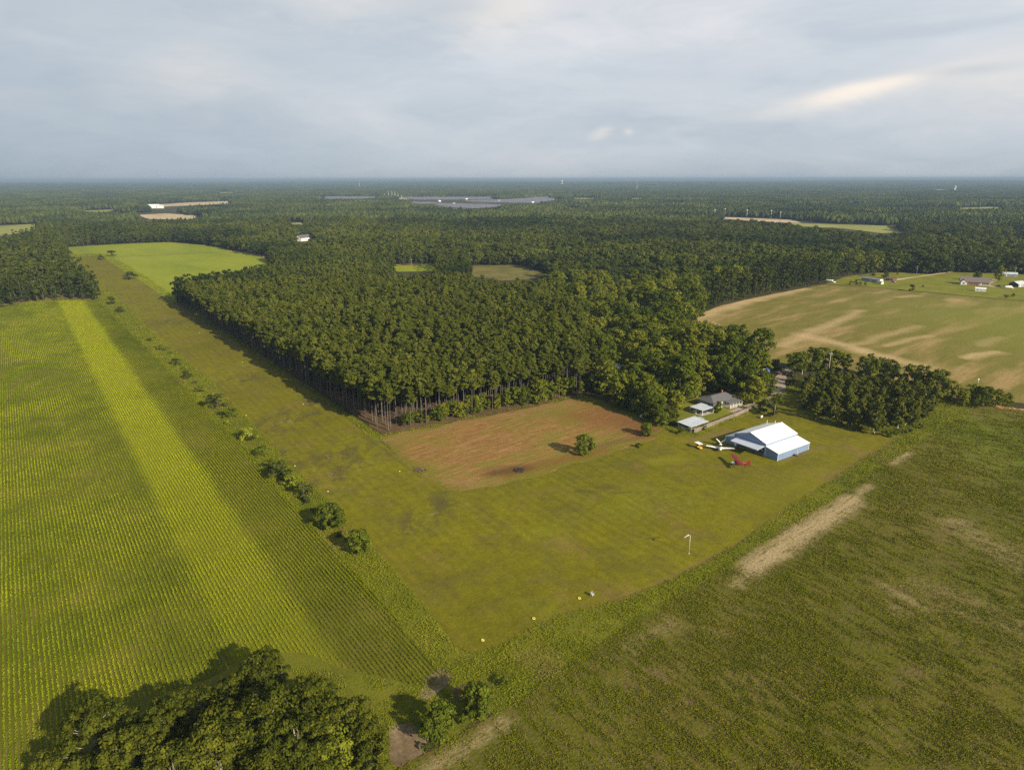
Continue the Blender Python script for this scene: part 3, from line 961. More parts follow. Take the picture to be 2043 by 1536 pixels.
sheet('verge', VERGE, -0.05, 'rough_grass')
sheet('wood_margin', [(60, 601), (120, 597), (180, 596), (215, 606), (160, 555), (120, 505), (60, 505), (-60, 560), (-60, 618)], -0.065, 'cutover', 8, 2)
sheet('airstrip_lawn', LAWN, 0.0, 'mown_grass', 3.0, 0.7)
sheet('tilled_ground', BROWN, 0.04, 'tilled_brown_earth', 2.0, 1.8)
sheet('crop_field', CROP, -0.02, 'crop_soil', 4.0, 0.6)
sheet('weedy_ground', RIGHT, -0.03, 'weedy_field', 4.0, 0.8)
sheet('sparse_field', SPARSE_ALL, -0.04, 'sparse_crop_field', 6.0, 1.2)
sheet('residential_lawn', RESID, 0.0, 'yard_grass', 6.0, 1.0)
sheet('back_yard', YARD, 0.03, 'yard_grass', 4.0, 0.8)
sheet('far_green_field', FAR_GREEN[:5] + [(560, 522), (600, 545), (430, 590), (330, 604), (290, 585), (240, 545), (200, 504)] + FAR_GREEN[10:], -0.03, 'bright_field', 8.0, 1.5)
sheet('small_green_field', SMALL_GREEN, 0.0, 'bright_field', 8.0, 1.5)
sheet('cutover_ground', CUTOVER, 0.0, 'cutover', 8.0, 2)
sheet('sandy_ground', SANDY1, 0.0, 'sandy_earth', 15, 4)
sheet('tan_field', TAN2, 0.0, 'sandy_earth', 20, 5)
sheet('left_field', LEFT_TAN, 0.0, 'pale_green_field', 15, 4)
for P_ in FAR_BITS:
    sheet('far_clearing', P_, 0.0, 'pale_green_field' if P_[0][0] % 3 else 'sandy_earth', 15, 3)
sheet('ball_field', FAR_R1, 0.0, 'sandy_earth', 15, 3)
sheet('far_pasture', FAR_R2, 0.05, 'pale_green_field', 15, 3)
for i_, P_ in enumerate((SOLAR1, SOLAR2, SOLAR3, SOLAR4, SOLAR5)):
    sheet('solar_ground', P_, 0.0, 'solar_grass', 40, 8)
ribbon('dirt_track', [(455, 500), (490, 503), (530, 511), (558, 519)], 9.0, 0.06, 'red_clay', 1.2)
ribbon('field_track', [(220, 511), (300, 509), (400, 504), (460, 501)], 3.2, 0.06, 'dry_stubble', 0.6)
ribbon('clay_track', [(770, 529), (820, 527), (868, 526)], 4.5, 0.06, 'red_clay', 0.8)
ribbon('house_lane', [(1775, 562), (1800, 558), (1850, 551), (1900, 544)], 4.0, 0.05, 'sandy_earth', 0.4)
ribbon('house_drive', [(1985, 560), (1978, 565), (1968, 570), (1985, 575)], 4.5, 0.05, 'driveway_gravel', 0.4)
ribbon('driveway', [(1580, 738), (1562, 745), (1556, 760), (1560, 775), (1548, 792), (1530, 805)], 5.5, 0.05, 'driveway_gravel', 0.8)
ribbon('side_lane', [(1556, 768), (1540, 770), (1525, 775)], 4.5, 0.055, 'driveway_gravel', 0.8)
ribbon('clay_road', [(1900, 795), (1960, 800), (2000, 815), (2060, 822)], 4.0, 0.05, 'red_clay', 0.6)
ribbon('clay_road_far', [(1510, 742), (1500, 728), (1385, 690), (1376, 676)], 4.0, 0.05, 'red_clay', 0.6)
ribbon('barn_pad', [(1462, 824), (1484, 816), (1512, 806)], 5.0, 0.05, 'driveway_gravel', 0.8)
sheet('bare_corner', [(775, 1448), (820, 1440), (855, 1475), (845, 1500), (800, 1530), (780, 1525), (770, 1490)], 0.02, 'dry_stubble', 2.5, 0.8)
sheet('bare_headland', [(850, 1350), (885, 1330), (905, 1350), (880, 1375), (855, 1395), (830, 1390)], 0.02, 'dry_stubble', 2.5, 0.7)
sheet('near_grass', [(200, 1380), (420, 1330), (500, 1285), (600, 1285), (690, 1320), (800, 1345), (880, 1340), (960, 1420), (900, 1480), (800, 1440), (770, 1700), (-100, 1700), (60, 1500)], -0.04, 'rough_grass', 3, 1.0)
sheet('clay_patch', [(905, 1372), (935, 1362), (952, 1385), (930, 1402), (905, 1396)], 0.03, 'pine_litter', 2, 0.6)
sheet('pine_floor', [(640, 775), (700, 820), (768, 868), (900, 843), (1165, 790), (1150, 765), (760, 815), (690, 780)], -0.02, 'pine_litter', 4, 1.0)


# ------------------------------------------------------------------ grass, weeds and crop (uncountable: one object each)
def rand_dirs(n, g):
    v = g.normal(size=(n, 3))
    return v / np.linalg.norm(v, axis=1, keepdims=True)


def leaf_quads(C, N, su, sv, g):
    """irregular leaf quads at C facing N"""
    n = len(C)
    ref = rand_dirs(n, g)
    U = np.cross(N, ref)
    U /= np.linalg.norm(U, axis=1, keepdims=True) + 1e-9
    V = np.cross(N, U)
    su = np.broadcast_to(su, n)[:, None]
    sv_ = np.broadcast_to(sv, n)[:, None]
    q = np.empty((n, 4, 3))
    for i, (a, b) in enumerate(((-1, -1), (1, -1), (1, 1), (-1, 1))):
        k1 = g.uniform(0.45, 1.1, (n, 1))
        k2 = g.uniform(0.45, 1.1, (n, 1))
        q[:, i] = C + U * su * a * k1 + V * sv_ * b * k2
    return q


def scatter(poly_px, dens, g, ref=150.0, power=1.4, clear=()):
    poly = np.array(gpoly(poly_px))
    lo, hi = poly.min(0), poly.max(0)
    n = int((hi[0] - lo[0]) * (hi[1] - lo[1]) * dens)
    x, y = g.uniform(lo[0], hi[0], n), g.uniform(lo[1], hi[1], n)
    d = np.hypot(x, y)
    keep = g.random(n) < np.minimum(1, (ref / np.maximum(d, 1)) ** power)
    x, y = x[keep], y[keep]
    px, py = pix(x, y, np.zeros_like(x))
    keep = in_poly(x, y, poly) & (px > -150) & (px < IW + 150) & (py < IH + 120)
    for c in clear:
        keep &= ~in_poly(x, y, np.array(gpoly(c)))
    return x[keep], y[keep]


def tufts(name, x, y, h, w, mat, label, g, per=3, grow=0.5, upright=False):
    d = np.hypot(x, y)
    s = np.maximum(1, (d / 150.0)) ** grow
    n = len(x)
    X = np.repeat(x, per) + g.normal(0, 0.22, n * per) * np.repeat(s, per)
    Y = np.repeat(y, per) + g.normal(0, 0.22, n * per) * np.repeat(s, per)
    hh = np.repeat(h * s, per) * g.uniform(0.5, 1.2, n * per)
    Z = hh * g.uniform(0.2, 0.9, n * per)
    N = rand_dirs(n * per, g)
    N[:, 2] = np.abs(N[:, 2]) * 0.9 + 0.25
    if upright:
        N[: len(N) // 2, 2] *= 0.2
    N /= np.linalg.norm(N, axis=1, keepdims=True)
    ww = np.repeat(w * s, per) * g.uniform(0.6, 1.3, n * per)
    q = leaf_quads(np.stack([X, Y, Z], 1), N, ww, ww * 0.7, g)
    q[:, :, 2] = np.maximum(q[:, :, 2], -0.02)
    o = mesh_obj(name, quad_mesh(name, q, MATS[mat]))
    return tag(o, label, 'plants', kind='stuff')


def build_crop():
    g = np.random.default_rng(3)
    poly = np.array(gpoly(CROP))
    lo, hi = poly.min(0), poly.max(0)
    X, Y, S = [], [], []
    xr = np.arange(lo[0], hi[0], 0.93)
    for k, x0 in enumerate(xr):
        y = lo[1]
        # spacing along the row opens with distance
        ys = []
        while y < hi[1]:
            st = 0.20 * max(1.0, math.hypot(x0, y) / 170.0) ** 0.8
            ys.append(y)
            y += st
        ys = np.array(ys)
        X.append(np.full(len(ys), x0))
        Y.append(ys)
    X, Y = np.concatenate(X), np.concatenate(Y)
    X = X + g.normal(0, 0.04, len(X)) + 0.15 * (vnoise(X, Y, 14, 2) - 0.5)
    Y = Y + g.uniform(-.2, .2, len(Y))
    px, py = pix(X, Y, np.zeros_like(X))
    keep = in_poly(X, Y, poly) & (px > -150) & (px < IW) & (py < IH + 120)
    vig = 0.55 * vnoise(X, Y, 22, 4) + 0.45 * vnoise(X, Y, 7, 9)
    keep &= g.random(len(X)) < 0.66 + 0.6 * vig
    X, Y, vig = X[keep], Y[keep], vig[keep]
    d = np.hypot(X, Y)
    s = np.maximum(1, d / 170.0) ** 0.55
    per = 4
    n = len(X)
    XX = np.repeat(X, per) + g.normal(0, 0.09, n * per)
    YY = np.repeat(Y, per) + g.normal(0, 0.2, n * per) * np.repeat(s, per)
    hh = np.repeat(0.32 + 0.30 * vig, per)
    ZZ = hh * g.uniform(0.25, 1.05, n * per)
    N = rand_dirs(n * per, g)
    N[:, 2] = np.abs(N[:, 2]) * 0.9 + 0.2
    N /= np.linalg.norm(N, axis=1, keepdims=True)
    w = np.repeat(0.105 * (0.75 + 0.5 * vig), per) * g.uniform(0.7, 1.3, n * per) * np.repeat(s, per) ** 0.5
    q = leaf_quads(np.stack([XX, YY, ZZ], 1), N, w, w * 0.8, g)
    o = mesh_obj('crop_rows', quad_mesh('crop_rows', q, MATS['crop_leaves']))
    tag(o, 'long straight rows of lime green crop plants beside the airstrip', 'crop', kind='stuff')
    # taller unmown margin round the crop
    return n


build_crop()
g = np.random.default_rng(5)
x, y = scatter(RIGHT, 20.0, g, 140, 1.3)
k = g.random(len(x)) < np.clip((vnoise(x, y, 10, 3) * 0.4 + vnoise(x * 3.2, y, 3.4, 4) * 0.6 - 0.34) * 3.0, 0.02, 1)
Psand = np.zeros(len(x))
for a, b, w, kk in SAND:
    a, b = P2(*a), P2(*b)
    ba = b - a
    tt = np.clip(((x - a[0]) * ba[0] + (y - a[1]) * ba[1]) / (ba @ ba), 0, 1)
    dd = np.hypot(x - a[0] - ba[0] * tt, y - a[1] - ba[1] * tt)
    Psand = np.maximum(Psand, np.clip(1.25 - dd / w, 0, 1) * kk)
k &= g.random(len(x)) > Psand * 1.15
x, y = x[k], y[k]
tufts('field_weeds', x, y, 0.22 + 0.24 * vnoise(x, y, 12, 8), 0.095, 'field_weeds', 'low weeds and dry stalks covering the fallow field', g, upright=True)
x, y = scatter(RIGHT, 1.6, g, 140, 1.0)
k = g.random(len(x)) < np.clip((vnoise(x, y, 14, 31) * 0.5 + vnoise(x, y, 4, 32) * 0.5 - 0.42) * 5, 0.03, 1)
for a, b, w, kk in SAND[:3]:
    a, b = P2(*a), P2(*b)
    ba = b - a
    tt = np.clip(((x - a[0]) * ba[0] + (y - a[1]) * ba[1]) / (ba @ ba), 0, 1)
    k &= np.hypot(x - a[0] - ba[0] * tt, y - a[1] - ba[1] * tt) > w
x, y = x[k], y[k]
tufts('tall_weeds', x, y, 0.40 + 0.35 * vnoise(x, y, 9, 18), 0.12, 'field_weeds', 'taller clumps of weeds scattered over the fallow field', g, 4)
x, y = scatter(VERGE, 14.0, g, 140, 1.4, clear=(LAWN, BROWN))
k = g.random(len(x)) < np.clip((vnoise(x, y, 6, 5) * 0.6 + vnoise(x, y, 2.0, 4) * 0.4) * 2 - 0.25, 0.1, 1)
x, y = x[k], y[k]
tufts('verge_grass', x, y, 0.34 + 0.40 * vnoise(x, y, 8, 8), 0.105, 'verge_weeds', 'tall unmown grass and weeds round the edge of the airstrip lawn', g)
x, y = scatter([(560, 1330), (690, 1340), (800, 1365), (880, 1360), (960, 1420), (900, 1500), (800, 1440), (760, 1500), (600, 1500), (400, 1450)], 9.0, g, 140, 1.0)
k = vnoise(x, y, 4, 5) > 0.35
tufts('near_weeds', x[k], y[k], 0.3 + 0 * x[k], 0.10, 'verge_weeds', 'rough green weeds between the big trees and the crop field', g)


# ------------------------------------------------------------------ trees
def clump_leaves(clumps, per, size, g, flat=1.0):
    """clumps: (n,4) centre+radius -> leaf quads on their shells"""
    n = len(clumps)
    C = np.repeat(clumps[:, :3], per, 0)
    r = np.repeat(clumps[:, 3], per)
    D = rand_dirs(n * per, g)
    D[:, 2] = np.where(D[:, 2] < -0.25, -D[:, 2], D[:, 2])
    pos = C + D * (r * g.uniform(0.55, 1.08, n * per))[:, None] * np.array((1, 1, flat))
    N = D + rand_dirs(n * per, g) * 0.5
    N /= np.linalg.norm(N, axis=1, keepdims=True)
    s = size * g.uniform(0.6, 1.35, n * per)
    return leaf_quads(pos, N, s, s * 0.75, g)


def broad_crown(h, r, nc, per, size, seed, base=0.18, lump=0.36):
    g = np.random.default_rng(seed)
    t = g.uniform(0, 1, nc) ** 0.8
    env = np.sqrt(np.clip(1 - (1.75 * t - 0.82) ** 2, 0.02, 1))
    a = g.uniform(0, 2 * math.pi, nc)
    lob = 1 + 0.22 * np.sin(a * 2 + seed) + 0.14 * np.sin(a * 3 + seed * 2.1)
    rad = r * env * lob * np.where(g.random(nc) < 0.75, g.uniform(0.6, 0.9, nc), g.uniform(0.1, 0.6, nc))
    z = h * (base + (0.93 - base) * t)
    rc = r * lump * g.uniform(0.55, 1.25, nc)
    z = np.minimum(z, h - rc * 0.5)
    cl = np.stack([rad * np.cos(a), rad * np.sin(a), z, rc], 1)
    return clump_leaves(cl, per, size, g, 0.8), cl


def pine_crown(h, r, nc, per, size, seed, low=0.55):
    g = np.random.default_rng(seed)
    t = g.uniform(0, 1, nc)
    a = g.uniform(0, 2 * math.pi, nc)
    env = np.where(t < 0.35, 0.55 + 1.2 * t, 1.0 - ((t - 0.35) / 0.65) ** 1.7 * 0.85)
    rad = r * env * g.uniform(0.25, 0.95, nc)
    z = h * (low + (0.96 - low) * t)
    rc = r * 0.36 * g.uniform(0.6, 1.25, nc)
    cl = np.stack([rad * np.cos(a), rad * np.sin(a), z, rc], 1)
    return clump_leaves(cl, per, size, g, 0.62), cl


def trunk_mb(h, r, cl, seed, nlimb=5, crook=0.25):
    g = random.Random(seed)
    mb = MB()
    pts, rad = [], []
    for i in range(6):
        t = i / 5
        pts.append((g.uniform(-crook, crook) * (t > 0) * t, g.uniform(-crook, crook) * (t > 0) * t, h * t))
        rad.append(r * (1.15 if i == 0 else 1 - 0.8 * t))
    mb.tube(pts, rad, 6)
    if cl is not None and nlimb:
        idx = g.sample(range(len(cl)), min(nlimb, len(cl)))
        for i in idx:
            c = cl[i]
            z0 = max(h * 0.25, min(c[2] - 1.2 * math.hypot(c[0], c[1]) * 0.6, h * 0.9))
            k = min(1, z0 / h)
            mid = (c[0] * 0.45, c[1] * 0.45, z0 + (c[2] - z0) * 0.35)
            mb.tube([(0, 0, z0), mid, (c[0], c[1], c[2])], [r * 0.45 * (1 - 0.6 * k), r * 0.3, r * 0.08], 5)
    return mb


PROTO = {}


def tree_proto(key, crown_q, trunk, leaf, barkm):
    cm = quad_mesh(key + '_crown', crown_q, MATS[leaf])
    tm = bpy.data.meshes.new(key + '_trunk')
    tm.from_pydata(trunk.v, [], trunk.f)
    tm.materials.append(MATS[barkm])
    full = bpy.data.objects.new(key + '_stand', quad_mesh(key + '_stand', crown_q, MATS[leaf], [(trunk.v, trunk.f, MATS[barkm])]))
    PROTO[key] = (cm, tm, full)


for i in range(6):
    h = (21, 23, 20, 22, 19, 21)[i]
    q, cl = pine_crown(h, (3.3, 2.7, 3.8, 3.0, 4.1, 2.5)[i], (32, 26, 38, 30, 36, 22)[i], 36, (0.40, 0.36, 0.42, 0.38, 0.40, 0.36)[i], 100 + i, (0.58, 0.62, 0.54, 0.52, 0.60, 0.56)[i])
    tree_proto('pine%d' % i, q, trunk_mb(h * 0.93, 0.18, cl, i, 5), 'pine_needles', 'pine_bark')
for i in range(5):
    h = (15, 16, 12.5, 18, 14)[i]
    q, cl = broad_crown(h, (6.0, 6.8, 5.6, 5.6, 5.0)[i], (44, 56, 38, 48, 36)[i], 42, 0.46, 200 + i, (0.07, 0.09, 0.05, 0.12, 0.06)[i], (0.34, 0.30, 0.38, 0.33, 0.36)[i])
    tree_proto('broad%d' % i, q, trunk_mb(h * 0.8, 0.32, cl, 20 + i, 6, 0.4), 'broad_leaves', 'grey_bark')
for i in range(4):
    h = (12, 14, 11, 13)[i]
    q, cl = pine_crown(h, (3.6, 3.3, 3.8, 3.0)[i], 46, 34, 0.42, 300 + i, (0.08, 0.16, 0.07, 0.2)[i])
    tree_proto('grove%d' % i, q, trunk_mb(h * 0.93, 0.2, cl, 40 + i, 5), 'grove_needles', 'pale_bark')
for i in range(3):
    q, cl = broad_crown(3.0, (1.6, 1.9, 1.4)[i], 16, 26, 0.22, 400 + i, 0.05, 0.4)
    tree_proto('shrub%d' % i, q, trunk_mb(2.2, 0.09, cl, 60 + i, 3), 'shrub_leaves', 'grey_bark')
for i in range(2):
    q, cl = broad_crown(3.0, (1.6, 1.8)[i], 16, 26, 0.22, 430 + i, 0.05, 0.4)
    tree_proto('darkshrub%d' % i, q, trunk_mb(2.2, 0.09, cl, 65 + i, 3), 'dark_shrub_leaves', 'grey_bark')
    tree_proto('limeshrub%d' % i, broad_crown(3.0, 1.7, 18, 26, 0.22, 440 + i, 0.05, 0.42)[0], trunk_mb(2.2, 0.09, cl, 67 + i, 3), 'lime_leaves', 'grey_bark')
for i in range(3):      # young saplings at the foot of the pines
    q, cl = broad_crown(6.0, 1.7, 24, 26, 0.28, 460 + i, 0.06, 0.42)
    tree_proto('sapling%d' % i, q, trunk_mb(4.8, 0.1, cl, 70 + i, 3), 'broad_leaves', 'grey_bark')
# coarser stands for the distance
for i in range(3):
    q, cl = broad_crown(14 + i, 7.0 - .6 * i, 22, 34, 0.75, 500 + i, 0.03, (0.36, 0.40, 0.34)[i])
    tree_proto('farbroad%d' % i, q, trunk_mb(9, 0.3, None, 80 + i, 0), 'far_leaves', 'grey_bark')
    q, cl = pine_crown(20 + i, 3.6, 18, 16, 0.85, 520 + i, 0.14)
    tree_proto('farpine%d' % i, q, trunk_mb(16, 0.25, None, 90 + i, 0), 'far_leaves', 'pine_bark')


def plant(key, name, x, y, s, rz, label, cat, group=None, crown='crown', sz=None):
    cm, tm, _ = PROTO[key]
    e = empty(name, (x, y, -0.05), rz, label, cat, group)
    e.scale = (s, s, s if sz is None else sz)
    mesh_obj(crown, cm, e)
    mesh_obj('trunk', tm, e)
    return e


def stand(name, label, groups, cat='trees'):
    """groups: list of (prototype object, x, y, z, scale, rot): one object, the prototypes instanced on its points"""
    X = np.concatenate([np.stack([q[1], q[2], q[3]], 1) for q in groups])
    S = np.concatenate([q[4] for q in groups])
    A = np.concatenate([q[5] for q in groups])
    I = np.concatenate([np.full(len(q[1]), i) for i, q in enumerate(groups)])
    me = bpy.data.meshes.new(name)
    me.vertices.add(len(X))
    me.vertices.foreach_set('co', X.astype(np.float32).ravel())
    for nm, ty, arr in (('s', 'FLOAT', S.astype(np.float32)), ('a', 'FLOAT', A.astype(np.float32)), ('i', 'INT', I.astype(np.int32))):
        at = me.attributes.new(nm, ty, 'POINT')
        at.data.foreach_set('value', arr)
    o = mesh_obj(name, me)
    tree = bpy.data.node_groups.new(name + '_scatter', 'GeometryNodeTree')
    tree.interface.new_socket('Geometry', in_out='INPUT', socket_type='NodeSocketGeometry')
    tree.interface.new_socket('Geometry', in_out='OUTPUT', socket_type='NodeSocketGeometry')
    N, Lk = tree.nodes, tree.links
    gi, go = N.new('NodeGroupInput'), N.new('NodeGroupOutput')
    jn = N.new('GeometryNodeJoinGeometry')

    def attr(nm, ty):
        a = N.new('GeometryNodeInputNamedAttribute')
        a.data_type = ty
        a.inputs['Name'].default_value = nm
        return a.outputs['Attribute']
    s_, a_, i_ = attr('s', 'FLOAT'), attr('a', 'FLOAT'), attr('i', 'INT')
    cb = N.new('ShaderNodeCombineXYZ')
    Lk.new(a_, cb.inputs[2])
    er = N.new('FunctionNodeEulerToRotation')
    Lk.new(cb.outputs[0], er.inputs[0])
    for k, q in enumerate(groups):
        oi = N.new('GeometryNodeObjectInfo')
        oi.inputs['Object'].default_value = q[0]
        oi.inputs['As Instance'].default_value = True
        cmp = N.new('FunctionNodeCompare')
        cmp.data_type = 'INT'
        cmp.operation = 'EQUAL'
        ai = [s for s in cmp.inputs if s.type == 'INT']
        Lk.new(i_, ai[0])
        ai[1].default_value = k
        ip = N.new('GeometryNodeInstanceOnPoints')
        Lk.new(gi.outputs[0], ip.inputs['Points'])
        Lk.new(cmp.outputs[0], ip.inputs['Selection'])
        Lk.new(oi.outputs['Geometry'], ip.inputs['Instance'])
        Lk.new(er.outputs[0], ip.inputs['Rotation'])
        Lk.new(s_, ip.inputs['Scale'])
        Lk.new(ip.outputs[0], jn.inputs[0])
    Lk.new(jn.outputs[0], go.inputs[0])
    md = o.modifiers.new('scatter', 'NODES')
    md.node_group = tree
    return tag(o, label, cat, kind='stuff')


def blocked(x, y, h, r, masks):
    """True where a tree of height h and crown radius r would stand in, or hide, a clearing seen in the photo"""
    bad = np.zeros(len(x), bool)
    rx, ry = math.cos(YAW), -math.sin(YAW)
    bad_g = np.zeros(len(x), bool)
    for (du, fz) in ((0, 0.0), (0, 0.35), (0, 0.7), (0, 0.97), (-0.75, 0.55), (0.75, 0.55), (-0.6, 0.8), (0.6, 0.8), (-.5, .3), (.5, .3)):
        px, py = pix(x + rx * r * du, y + ry * r * du, h * fz)
        for m in masks:
            bad |= in_poly(px, py, m)
    return bad


def jitter_grid(x0, x1, y0, y1, s, g, jit=0.38):
    gx, gy = np.meshgrid(np.arange(x0, x1, s), np.arange(y0, y1, s))
    gx = gx + (np.arange(gx.shape[0]) % 2)[:, None] * s / 2
    return (gx + g.uniform(-jit, jit, gx.shape) * s).ravel(), (gy + g.uniform(-jit, jit, gy.shape) * s).ravel()


def in_view(x, y, h=0.0, m=220):
    px, py = pix(x, y, np.zeros_like(x) + h)
    b = x * math.sin(YAW) + y * math.cos(YAW)
    return (px > -m) & (px < IW + m) & (py < IH + 80) & (b > 20)


PLANT = [(768, 864), (900, 838), (1050, 806), (1163, 786), (1195, 740), (1170, 690), (1130, 640), (1060, 590), (960, 562), (820, 545), (640, 520), (500, 525), (280, 555), (330, 600), (420, 652), (520, 716), (600, 765), (690, 820)]
g = np.random.default_rng(21)
PINE_LABELS = ('tall bare-trunked pine in the front row of the plantation facing the brown tilled field',
               'tall pine along the plantation side that faces the grass airstrip',
               'tall pine inside the closed canopy of the plantation behind its edge trees')


def build_plantation():
    gp = np.array(gpoly(PLANT))
    x, y = jitter_grid(95, 700, 235, 1000, 4.4, g, 0.36)
    k = in_poly(x, y, gp)
    x, y = x[k], y[k]
    k = in_view(x, y, 12) & ~blocked(x, y, 22.5, 2.8, [m for m in MASKS if m is not VERGE_MASK] + [LAWN])
    x, y = x[k], y[k]
    # distance to the front edge and to the airstrip edge
    fe = [P2(*q) for q in PLANT[:4]]
    front = np.full(len(x), 1e9)
    for a, b in zip(fe[:-1], fe[1:]):
        ba = b - a
        t = np.clip(((x - a[0]) * ba[0] + (y - a[1]) * ba[1]) / (ba @ ba), 0, 1)
        front = np.minimum(front, np.hypot(x - a[0] - ba[0] * t, y - a[1] - ba[1] * t))
    se = [P2(*q) for q in (PLANT[0],) + tuple(PLANT[-1:-6:-1])]
    side = np.full(len(x), 1e9)
    for a, b in zip(se[:-1], se[1:]):
        ba = b - a
        t = np.clip(((x - a[0]) * ba[0] + (y - a[1]) * ba[1]) / (ba @ ba), 0, 1)
        side = np.minimum(side, np.hypot(x - a[0] - ba[0] * t, y - a[1] - ba[1] * t))
    d = np.hypot(x, y)
    order = np.argsort(d - 40 * (front < 7) - 15 * (side < 6))
    kind = g.integers(0, 6, len(x))
    sc = g.uniform(0.80, 1.12, len(x)) * (0.92 + 0.16 * vnoise(x, y, 30, 4))
    ang = g.uniform(0, 6.28, len(x))
    near = order[:290]
    for i in near:
        lab = 0 if front[i] < 7 else 1 if side[i] < 7 else 2
        plant('pine%d' % kind[i], 'pine_tree', float(x[i]), float(y[i]), float(sc[i]), float(ang[i]), PINE_LABELS[lab], 'pine tree',
              ('pines in the front row of the plantation', 'pines along the airstrip side of the plantation', 'pines inside the plantation')[lab])
    rest = order[290:]
    dd = d[rest]
    groups = []
    for k in range(6):
        s = rest[(kind[rest] == k) & (dd < 620)]
        groups.append((PROTO['pine%d' % k][2], x[s], y[s], np.zeros(len(s)), sc[s], ang[s]))
    s = rest[dd >= 620]
    groups.append((PROTO['farpine0'][2], x[s], y[s], np.zeros(len(s)), sc[s] * 1.02, ang[s]))
    stand('pine_plantation', 'dense dark green canopy of planted pines beside the grass airstrip', groups)
    # broadleaf saplings coming up at the foot of the front row
    n = 0
    for (x0, y0, x1, y1, cnt) in ((775, 861, 1160, 787, 64),):
        for k in range(cnt):
            t = (k + g.uniform(0.1, 0.9)) / cnt
            a = P2(x0 + (x1 - x0) * t, y0 + (y1 - y0) * t)
            if t < 0.25 and g.random() < 0.45:
                continue
            plant('sapling%d' % g.integers(0, 3), 'sapling', float(a[0] + g.uniform(-0.5, 2.0)), float(a[1] + g.uniform(1.0, 5.5)), float(g.uniform(0.6, 1.35) * (0.8 + 0.55 * t)), float(g.uniform(0, 6)),
                  'leafy green sapling growing under the front pines at the edge of the brown field', 'sapling', 'saplings under the front pines')


build_plantation()


def build_woods():
    """mixed broadleaf woods round the clearings"""
    g = np.random.default_rng(33)
    gp = np.array(gpoly(PLANT))
    # near and middle woods, individually spaced trees
    x, y = jitter_grid(-700, 1700, 200, 1750, 7.6, g, 0.42)
    d = np.hypot(x, y)
    k = in_view(x, y, 14) & (d > 225) & (d < 1650)
    x, y, d = x[k], y[k], d[k]
    k = ~in_poly(x, y, gp)
    # the left-hand wood and the far side are pine country too
    x, y, d = x[k], y[k], d[k]
    pxx, pyy = pix(x, y, 0 * x)
    lf = (pxx < 230) & (pyy < 640)
    k = np.where(lf, ~blocked(x, y, 17.5, 2.5, [m for m in MASKS if m is not VERGE_MASK] + [LAWN]), ~blocked(x, y, 17.5, 5.6, MASKS))
    x, y, d = x[k], y[k], d[k]
    px, py = pix(x, y, 0 * x)
    keep = np.ones(len(x), bool)
    keep &= ~((px > 1320) & (py > 820))          # the yard and apron side get hand-placed trees
    keep &= ~((px > 1560) & (py > 640))
    keep &= ~((px < 1000) & (py > 880))
    keep &= ~((px < 840) & (py > 640))           # the plantation's own corner stays clear
    x, y, d, px, py = (q[keep] for q in (x, y, d, px, py))
    thin = vnoise(x, y, 60, 12)
    keep = g.random(len(x)) < 0.80 + 0.25 * thin
    x, y, d, px, py = (q[keep] for q in (x, y, d, px, py))
    pn = vnoise(x, y, 170, 3)
    is_pine = (pn > 0.70) | ((px < 200) & (py < 640))
    sc = g.uniform(0.52, 1.28, len(x)) * (0.82 + 0.36 * vnoise(x, y, 45, 7))
    ang = g.uniform(0, 6.28, len(x))
    ki = g.integers(0, 5, len(x))
    bi = np.where(~is_pine)[0]
    order = bi[np.argsort(d[bi])]
    near = order[:285]
    fe0, fe1 = P2(1140, 795), P2(1390, 872)
    for i in near:
        X, Y = float(x[i]), float(y[i])
        pxx, pyy = float(px[i]), float(py[i])
        ba = fe1 - fe0
        t = np.clip(((X - fe0[0]) * ba[0] + (Y - fe0[1]) * ba[1]) / (ba @ ba), 0, 1)
        if math.hypot(X - fe0[0] - ba[0] * t, Y - fe0[1] - ba[1] * t) < 13:
            lab, grp = 'broad green tree at the edge of the wood facing the brown tilled field', 'wood edge trees by the tilled field'
        elif pxx > 1180 and pyy > 690:
            lab, grp = 'full green broadleaf tree in the wood around the grey-roofed house', 'trees around the grey-roofed house'
        else:
            lab, grp = 'round-crowned tree in the mixed wood between the pine plantation and the sandy field', 'trees of the mixed wood'
        plant('broad%d' % ki[i], 'broadleaf_tree', X, Y, float(sc[i]), float(ang[i]), lab, 'tree', grp)
    rest = order[285:]
    groups = []
    for k in range(5):
        s = rest[(ki[rest] == k) & (d[rest] < 700)]
        groups.append((PROTO['broad%d' % k][2], x[s], y[s], 0 * x[s], sc[s], ang[s]))
    for k in range(3):
        s = rest[(ki[rest] % 3 == k) & (d[rest] >= 700)]
        groups.append((PROTO['farbroad%d' % k][2], x[s], y[s], 0 * x[s], sc[s] * 1.03, ang[s]))
    pi = np.where(is_pine)[0]
    for k in range(4):
        s = pi[(ki[pi] % 4 == k) & (d[pi] < 560)]
        groups.append((PROTO['grove%d' % k][2], x[s], y[s], 0 * x[s], sc[s] * 1.45, ang[s]))
    for k in range(3):
        s = pi[(ki[pi] % 3 == k) & (d[pi] >= 560)]
        groups.append((PROTO['farpine%d' % k][2], x[s], y[s], 0 * x[s], sc[s] * 0.95, ang[s]))
    stand('woodland', 'mixed green woodland spreading round the fields', groups)


build_woods()


